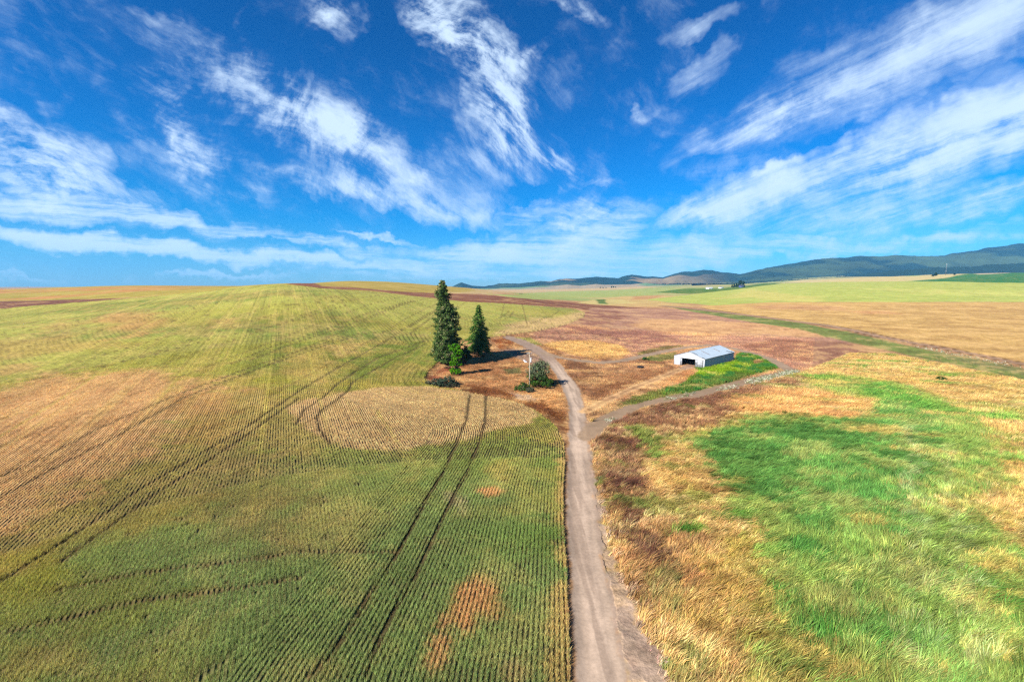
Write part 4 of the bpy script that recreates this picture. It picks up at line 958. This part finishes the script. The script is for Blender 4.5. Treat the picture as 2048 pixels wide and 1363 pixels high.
MB().tube([(.2, -.05, PHGT - 1.7), (.2, -.05, PHGT - 1.4)], [.05, .03], 6).tube([(.36, -.05, PHGT - 1.7), (.36, -.05, PHGT - 1.4)], [.05, .03], 6).build('bushing', M_white, tf)
MB().box(-.26, -.1, -.2, -.08, 2.4, 2.9).build('meter_box', M_steel, up)
for k, (rx_, ry_) in enumerate(((1049, 722), (1052, 724.5))):
    p = hit(rx_, ry_); ico = MB(); V = []; n_ = 7
    for i in range(5):
        th = math.pi * i / 4
        V += [((.1 + .55 * math.sin(th)) * math.cos(j * 2 * math.pi / n_) * rng.uniform(.8, 1.2), (.1 + .4 * math.sin(th)) * math.sin(j * 2 * math.pi / n_) * rng.uniform(.8, 1.2), .28 - .3 * math.cos(th) - .1) for j in range(n_)]
    q_ = [(i*n_+j, i*n_+(j+1) % n_, (i+1)*n_+(j+1) % n_, (i+1)*n_+j) for i in range(4) for j in range(n_)]; V += [V[0], V[-1]]
    ico.add(V, q_, [(4*n_+j, 4*n_+(j+1) % n_, 5*n_+1) for j in range(n_)])
    o = ico.build('rock', M_white, None, loc=p); tag(o, ['pale rock farther left of the utility pole', 'pale rock just left of the utility pole'][k], 'rock', 'pale rocks by the pole')
# ------------------------------------------------------------------ discarded tyre
M_rub = simple('old_rubber', A(42,44,48), .8, .2, 4)
tp = hit(1281, 735); ty = empty('tyre', tp, .5, label='old black tractor tyre lying flat on the dry ground', cat='tyre')
prof = [(.52, .05), (.6, .0), (.85, .0), (.97, .08), (1.0, .2), (1.0, .38), (.96, .5), (.85, .57), (.6, .57), (.54, .5), (.6, .44), (.8, .42), (.88, .3), (.8, .14), (.56, .12)]
n_ = 40; V = [(r_ * math.cos(2*math.pi*j/n_) * 1.15, r_ * math.sin(2*math.pi*j/n_) * 1.15, z) for r_, z in prof for j in range(n_)]; m_ = len(prof)
MB().add(V, [(i*n_+j, i*n_+(j+1) % n_, ((i+1) % m_)*n_+(j+1) % n_, ((i+1) % m_)*n_+j) for i in range(m_) for j in range(n_)]).build('casing', M_rub, ty, smooth=True)
lg = MB()
for j in range(24):
    a = j * math.pi / 12
    for s_, z0_, z1_ in ((1, .30, .52), (-1, .06, .28)):
        ca_, sa_ = math.cos(a), math.sin(a); cb, sb = math.cos(a + .16), math.sin(a + .16)
        lg.add([(ca_*1.14, sa_*1.14, z0_ if s_ > 0 else z1_), (ca_*1.2, sa_*1.2, z0_ if s_ > 0 else z1_), (cb*1.2, sb*1.2, z1_ if s_ > 0 else z0_), (cb*1.12, sb*1.12, z1_ if s_ > 0 else z0_),
                (math.cos(a+.05)*1.14, math.sin(a+.05)*1.14, z0_ if s_ > 0 else z1_), (math.cos(a+.05)*1.2, math.sin(a+.05)*1.2, z0_ if s_ > 0 else z1_), (math.cos(a+.21)*1.2, math.sin(a+.21)*1.2, z1_ if s_ > 0 else z0_), (math.cos(a+.21)*1.12, math.sin(a+.21)*1.12, z1_ if s_ > 0 else z0_)],
               [(0,1,2,3),(4,7,6,5),(1,5,6,2),(0,3,7,4),(0,4,5,1),(3,2,6,7)])
lg.build('tread', M_rub, ty)
# ------------------------------------------------------------------ the metal shed
def metal(name, c, rough, var, rust=0.0):
    m, t, b = mat(name); g = t.node('ShaderNodeTexCoord').outputs['Object']
    n = t.noise(t.vm('MULTIPLY', g, (1.6, 1.6, .35)), 1.2, 5, .6); n2 = t.noise(g, .5, 3, .5)
    f = t.m('ADD', 1 - var, t.m('MULTIPLY', t.m('ADD', n, n2), var))
    cc = t.vm('SCALE', tuple(c), f)
    if rust:
        r_ = t.smooth(t.noise(t.vm('MULTIPLY', g, (2, 2, .5)), 2.2, 6, .7), .66, .76); cc = t.mix(t.m('MULTIPLY', r_, rust), cc, (*A(150,110,84), 1))
    t.put(b.inputs['Base Color'], cc); b.inputs['Roughness'].default_value = rough; b.inputs['Metallic'].default_value = .15; return m
M_wall = metal('painted_sheet', np.array([.37, .38, .40]), .55, .30, .7); M_roof = metal('roof_sheet', np.array([.36, .42, .46]), .42, .24, .4); M_dark = simple('dark_gap', (.02, .02, .022), .9)
M_frame = simple('wood_frame', A(120,112,100), .9, .1, 3); M_rust = simple('rusty_panel', A(150,120,100), .8, .15, 3)
c0, c1, c2 = hit(1408.5, 736.5), hit(1347.5, 728), hit(1470, 721)
g_dir = (c0 - c1); s_dir = (c2 - c0); aw = math.atan2(g_dir.y, g_dir.x); al_ = math.atan2(s_dir.y, s_dir.x)
print('shed', g_dir.to_2d().length, s_dir.to_2d().length, math.degrees(aw), math.degrees(al_), c0)
ang = (aw + al_ - math.pi / 2) / 2
BW, BLn, EH, RH = g_dir.to_2d().length, s_dir.to_2d().length, 3.55, 5.6
gx_ = Vector((math.cos(ang), math.sin(ang), 0))
org = Vector((c0.x, c0.y, min(c0.z, c1.z, c2.z) - .05)) - gx_ * BW
shed = empty('metal_shed', org, ang, label='pale metal shed with open front among green weeds', cat='shed')
def ribs(L, zf, x0=0.0, step=.55, dep=.035):
    """ribbed sheet standing on a line; zf(s)->(bottom, top)"""
    P = []; s = 0
    while s < L - 1e-6:
        for ds, d_ in ((0, 0), (step * .62, 0), (step * .70, dep), (step * .92, dep)):
            if s + ds < L: P.append((s + ds, d_))
        s += step
    P.append((L, 0)); V = []
    for s_, d_ in P: a_, b_ = zf(s_); V += [(x0 + s_, d_, a_), (x0 + s_, d_, b_)]
    n = len(P); return V, [(2*i, 2*i+2, 2*i+3, 2*i+1) for i in range(n - 1)]
def slope_z(x): return EH + (RH - EH) * (1 - abs(x - BW / 2) / (BW / 2))
O0, O1, OH = BW * .27, BW * .70, 2.9
fw = MB()
for xa, xb, zf in ((0, O0, lambda s: (0, slope_z(s))), (O0, O1, lambda s: (OH, slope_z(s + O0))), (O1, BW, lambda s: (0, slope_z(s + O1)))):
    V, q_ = ribs(xb - xa, zf, xa)
    V2 = []
    fw.add([(v[0], -v[1], v[2]) for v in V], q_)
front = fw.build('front_wall', M_wall, shed)
MB().box(-.08, BW + .02, -.12, -.04, OH + .05, OH + .22).build('door_track', simple('track_white', (.7, .7, .7), .6), front)
V, q_ = ribs(BLn, lambda s: (0, EH)); sw = MB().add([(BW + v[1], v[0], v[2]) for v in V], q_)
sw.build('side_wall', M_wall, shed)
V, q_ = ribs(BLn, lambda s: (0, EH)); MB().add([(-v[1], v[0], v[2]) for v in V], q_).build('side_wall', M_wall, shed)
V, q_ = ribs(BW, lambda s: (0, slope_z(s))); MB().add([(v[0], BLn + v[1], v[2]) for v in V], q_).build('back_wall', M_wall, shed)
rf = MB(); OV = .28
for sg in (0, 1):
    V, q_ = ribs(BLn + 2 * OV, lambda s: (0, 1)); out = []
    Ls = BW / 2 + OV; dz_ = (RH - EH) / (BW / 2)
    for v in V:
        t_ = v[2]; xx = (BW / 2 + Ls * t_) if sg else (BW / 2 - Ls * t_); out.append((xx, v[0] - OV, RH - dz_ * Ls * t_ + .06 + v[1]))
    rf.add(out, q_)
roof = rf.build('roof', M_roof, shed)
MB().add([(BW/2 - .3, -OV, RH - .02), (BW/2, -OV, RH + .14), (BW/2 + .3, -OV, RH - .02), (BW/2 - .3, BLn + OV, RH - .02), (BW/2, BLn + OV, RH + .14), (BW/2 + .3, BLn + OV, RH - .02)], [(0,1,4,3),(1,2,5,4)]).build('ridge_cap', M_roof, roof)
def on_roof(x0, x1, y0, y1, name, m, h=.12):
    z_ = lambda x: slope_z(x) + h
    return MB().add([(x0, y0, z_(x0)), (x1, y0, z_(x1)), (x1, y1, z_(x1)), (x0, y1, z_(x0)), (x0, y0, z_(x0) - .03), (x1, y0, z_(x1) - .03), (x1, y1, z_(x1) - .03), (x0, y1, z_(x0) - .03)], [(0,1,2,3),(4,7,6,5),(0,4,5,1),(1,5,6,2),(2,6,7,3),(3,7,4,0)]).build(name, m, roof)
on_roof(BW*.60, BW*.87, BLn*.27, BLn*.285, 'rusty_seam', M_rust); on_roof(BW*.60, BW*.84, BLn*.66, BLn*.675, 'rusty_seam', M_rust)
on_roof(BW*.58, BW*.76, .15, .50, 'lifted_sheet', M_dark, .14); on_roof(BW*.92, BW*1.01, -.2, .1, 'lifted_sheet', M_dark, .14)
for i_, (a_, b_, e_, f_) in enumerate(((.90, .955, .86, .885), (.93, .99, .885, .905), (.965, 1.01, .915, .935), (.94, .98, .945, .96), (.97, 1.01, .965, .975), (.88, .91, .85, .87))): on_roof(BW*a_, BW*b_, BLn*e_, BLn*f_, 'torn_hole', M_dark, .125)
MB().box(BW + OV - .04, BW + OV + .02, .0, BLn, EH - .22, EH - .07).build('gutter', simple('old_gutter', A(92,100,100), .7), roof)
MB().box(BW - .02, BW + .1, -.1, .04, 0, EH + .02).build('corner_trim', M_wall, front); MB().box(-.1, .02, -.1, .04, 0, EH + .02).build('corner_trim', M_wall, front)
# frame inside and the two sliding leaves
fr = MB()
for yy in np.linspace(.3, BLn - .3, 5):
    for xx in (.25, BW - .4): fr.box(xx, xx + .15, yy, yy + .15, 0, EH - .05)
    fr.box(.3, BW - .3, yy + .02, yy + .12, EH - .25, EH - .07)
fr.build('inner_frame', M_frame, shed)
def leaf(x0, x1, name):
    d_ = MB().box(x0, x1, -.26, -.2, .12, OH + .05).build(name, M_wall, shed); g_ = MB(); y0, y1 = -.31, -.262
    for i in range(4): xx = x0 + (x1 - x0 - .09) * i / 3; g_.box(xx, xx + .09, y0, y1, .15, OH)
    for i in range(4): zz = .15 + (OH - .25) * i / 3; g_.box(x0 + .1, x1 - .1, y0 - .004, y0 - .001, zz, zz + .09)
    g_.build('door_frame', M_frame, d_); return d_
rl = leaf(O1 + .1, BW - .55, 'sliding_door')
MB().box(O1 + .25, O1 + .75, -.33, -.315, 1.35, 1.75).build('broken_pane', M_dark, rl)
ll = MB().box(O0 - .75, O0 - .02, -.26, -.2, .12, OH).build('sliding_door', M_wall, shed)
for i_ in range(7):
    zz = .3 + i_ * .37; xx = O0 - .7 + rng.uniform(0, .25); MB().box(xx, xx + rng.uniform(.2, .42), -.275, -.262, zz, zz + rng.uniform(.14, .26)).build('broken_pane', M_dark, ll)
# ------------------------------------------------------------------ far farmsteads, trees and mast
M_hw = simple('house_white', (.78, .78, .78), .7, .03); M_hb = simple('house_blue', A(96,104,160), .7, .06); M_hr = simple('house_roof', A(150,155,170), .7, .05); M_win = simple('window_glass', (.04, .05, .07), .2)
def house(name, px, py, wpx, hpx, dep, m, rm, label, cat, rz=0.2, win=True, group=None):
    p = hit(px, py); s = p.length / F if False else p.y / F; W_, H_ = wpx * s, hpx * s; eh = H_ * .6
    r = empty(name, p - Vector((0, 0, .3)), rz, label=label, cat=cat, group=group)
    x0, x1, d2 = -W_/2, W_/2, dep/2
    MB().add([(x0,-d2,0),(x1,-d2,0),(x1,d2,0),(x0,d2,0),(x0,-d2,eh),(x1,-d2,eh),(x1,d2,eh),(x0,d2,eh),(x0,0,H_),(x1,0,H_)], [(0,1,5,4),(1,2,6,5),(2,3,7,6),(3,0,4,7)], [(4,8,7),(5,6,9)]).build('wall', m, r)
    o_ = .5; k = (H_ - eh) / d2
    rr2 = MB()
    for sg in (-1, 1): rr2.add([(x0-o_, sg*(d2+o_), eh-k*o_+.1), (x1+o_, sg*(d2+o_), eh-k*o_+.1), (x1+o_, 0, H_+.1), (x0-o_, 0, H_+.1), (x0-o_, sg*(d2+o_), eh-k*o_+.3), (x1+o_, sg*(d2+o_), eh-k*o_+.3), (x1+o_, 0, H_+.3), (x0-o_, 0, H_+.3)], [(0,1,2,3),(4,5,6,7),(0,1,5,4),(0,3,7,4),(1,2,6,5)])
    rr2.build('roof', rm, r)
    if win:
        for f in (.2, .5, .8): MB().box(x0 + W_*f - .6, x0 + W_*f + .6, -d2 - .06, -d2 - .01, eh * .35, eh * .75).build('window', M_win, r)
    else: MB().box(x0 + W_*.4, x0 + W_*.6, -d2 - .06, -d2 - .01, 0, eh * .75).build('door', M_frame, r)
    return r
house('farmhouse', 1483, 574.3, 9, 4.6, 9, M_hb, M_hr, 'blue grey farmhouse beside dark trees on the far rise', 'house', .15)
house('farm_shed', 1418.5, 577.3, 12, 3.2, 12, M_hw, M_hw, 'longer white farm shed at the edge of the dark green field', 'shed', -.1, False)
house('farm_shed', 1442, 576.3, 8, 2.6, 10, M_hw, M_hw, 'shorter white farm shed nearer the blue grey farmhouse', 'shed', .1, False)
house('far_house', 1530, 560.3, 7, 2.4, 9, M_hw, M_rust, 'tiny pale farmhouse under the mountain foot', 'house', .1)
house('far_house', 2031, 544, 8, 4.5, 9, M_hw, M_hr, 'white house hidden behind far trees at the right edge', 'house', .1)
DK = [A(44,68,44), A(62,88,50), A(80,100,60)]
def ftree(px, py, hpx, wpx, label, group, kind='round', cols=DK):
    p = hit(px, py); s = p.y / F; H_ = hpx * s; W_ = wpx * s / 2
    if kind == 'pine':
        r = empty('pine_tree', p, 0, label=label, cat='tree', group=group)
        n = 60; z = rng.uniform(.12, 1, n); rr2 = W_ * (1.05 - z) * rng.uniform(.4, 1, n); a = rng.uniform(0, 6.28, n)
        cen = np.stack([np.cos(a) * rr2, np.sin(a) * rr2, z * H_], 1)
    else:
        r = empty('far_tree', p, 0, label=label, cat='tree', group=group)
        n = 60; d_ = rng.normal(0, 1, (n, 3)); d_ /= np.linalg.norm(d_, axis=1)[:, None]; d_ *= rng.uniform(.4, 1, (n, 1))
        cen = d_ * np.array([W_, W_, H_ * .42]) + np.array([0, 0, H_ * .56])
    u = rng.uniform(0, 1, (n, 1)); cc = cols[0] * (1 - u) + cols[1] * u
    V, Fq, Cc = clumps(cen, np.full(n, max(W_, H_ * .2) * .3), 12, H_ * .11, cc, up=.4)
    mesh_obj('crown', V, Fq, M_leaf, r, col=Cc)
    MB().tube([(0, 0, -.5), (0, 0, H_ * .5)], [H_ * .03, H_ * .018], 6).build('trunk', M_bark, r); return r
for px_, py_, h_, w_, kd, lb in ((1464, 574.5, 5.5, 4, 'pine', 'leftmost small dark tree of the farmhouse grove'), (1468, 574.6, 7.5, 4.5, 'pine', 'second dark pointed tree from the left in the farmhouse grove'), (1472.5, 574.4, 8.5, 5, 'pine', 'tall dark pointed tree left of the blue grey farmhouse'),
     (1476, 574, 6, 4, 'round', 'dark round tree touching the left side of the farmhouse'), (1480, 572, 12, 6, 'round', 'tallest farmhouse tree rising behind its roof'), (1486, 572, 10, 5, 'round', 'tall airy tree behind the right end of the farmhouse'), (1489, 574.2, 4.5, 2.6, 'pine', 'narrow dark tree right of the farmhouse')):
    ftree(px_, py_, h_, w_, lb, 'trees round the far farmhouse', kd)
for i_, px_ in enumerate(np.concatenate([np.linspace(1288, 1330, 12), np.linspace(1336, 1400, 17)])):
    ftree(px_ + rng.uniform(-.8, .8), 571.5 - (px_ - 1288) / 112 * 2.4, rng.uniform(2.2, 4.2), rng.uniform(2.5, 4.5), 'small dark tree in the long windbreak row on the far plain', 'trees of the far windbreak')
for px_, py_, h_, w_, nm in ((1201, 576, 2.2, 4, 'leftmost'), (1206, 576, 2, 4, 'middle'), (1212, 575.8, 1.6, 3, 'rightmost and smallest')): ftree(px_, py_, h_, w_, nm + ' of three low dark trees beside the small clump on the plain', 'low trees on the plain')
for px_, py_, h_, w_, nm in ((1223, 575.5, 3.4, 3, 'left'), (1227, 575.2, 3.6, 3, 'middle and tallest'), (1231, 575.3, 2.4, 3, 'right and lowest')): ftree(px_, py_, h_, w_, nm + ' tree of the small dark clump on the plain', 'small tree clump on the plain')
for px_, nm in ((1040, 'left'), (1044, 'right')): ftree(px_, 588, 2, 2, nm + ' of two tiny lone bushes on the green plain beyond the brown strip', 'lone bushes on the plain')
for px_, py_, h_, w_, lb in ((1866, 553, 4.5, 6, 'lower round tree in the pale field before the wooded hills'), (1871, 552, 7, 5, 'taller round tree in the pale field before the wooded hills'), (1909, 550, 3.5, 4, 'small round tree where the dark green field meets the pale field'),
     (2005, 544, 2.4, 2.6, 'tiny brown green bush on the crest of the dark green field'), (2020, 544, 8.5, 7, 'left tree of the three on the dark green crest'), (2029, 544.3, 8.5, 7, 'middle tree of the three on the dark green crest'), (2043, 544.5, 6, 8, 'right tree of the three on the dark green crest')): ftree(px_, py_, h_, w_, lb, None)
for px_ in (1757, 1764, 1770, 1776, 1783, 1790, 1797, 1803, 1815, 1824, 1830): ftree(px_ + rng.uniform(-1, 1), 549.8 + rng.uniform(-.5, .6), rng.uniform(1.2, 2.2), rng.uniform(2, 3.5), 'tiny bush along the pale field edge under the wooded hills', 'bushes under the wooded hills')
mp_ = hit(1891, 550.5); s = mp_.y / F; MH = 22 * s
mast = empty('radio_mast', mp_, .3, label='slim pale lattice mast against the wooded hills', cat='mast')
lat = MB(); w_ = MH * .02
for a in range(3):
    x_, y_ = math.cos(a * 2.094) * w_, math.sin(a * 2.094) * w_; x2, y2 = math.cos((a + 1) * 2.094) * w_, math.sin((a + 1) * 2.094) * w_
    lat.tube([(x_, y_, -1), (x_, y_, MH)], .22, 5)
    for k in range(14): z_ = MH * k / 14; lat.tube([(x_, y_, z_), (x2, y2, z_ + MH / 14)], .12, 4)
lat.build('lattice', M_steel, mast)
MB().box(-1.0, 1.0, -1.0, 1.0, MH * .95, MH).build('antenna', M_white, mast); MB().box(-1.0, 1.0, -.9, .9, MH * .36, MH * .39).build('antenna', M_white, mast)
# ------------------------------------------------------------------ air
hz = MB().box(-14000, 14000, -14000, 14000, -40, 700).build('haze', bpy.data.materials.new('haze_air'))
mh = hz.data.materials[0]; mh.use_nodes = True; th = NT(mh.node_tree); th.n.remove(th.n['Principled BSDF'])
pv = th.node('ShaderNodeVolumePrincipled'); pv.inputs['Color'].default_value = (.15, .55, 1.0, 1); pv.inputs['Density'].default_value = HAZE; pv.inputs['Anisotropy'].default_value = 0
th.put(th.n['Material Output'].inputs['Volume'], pv.outputs[0]); hz['kind'] = 'stuff'
print('done', time.time() - T0)
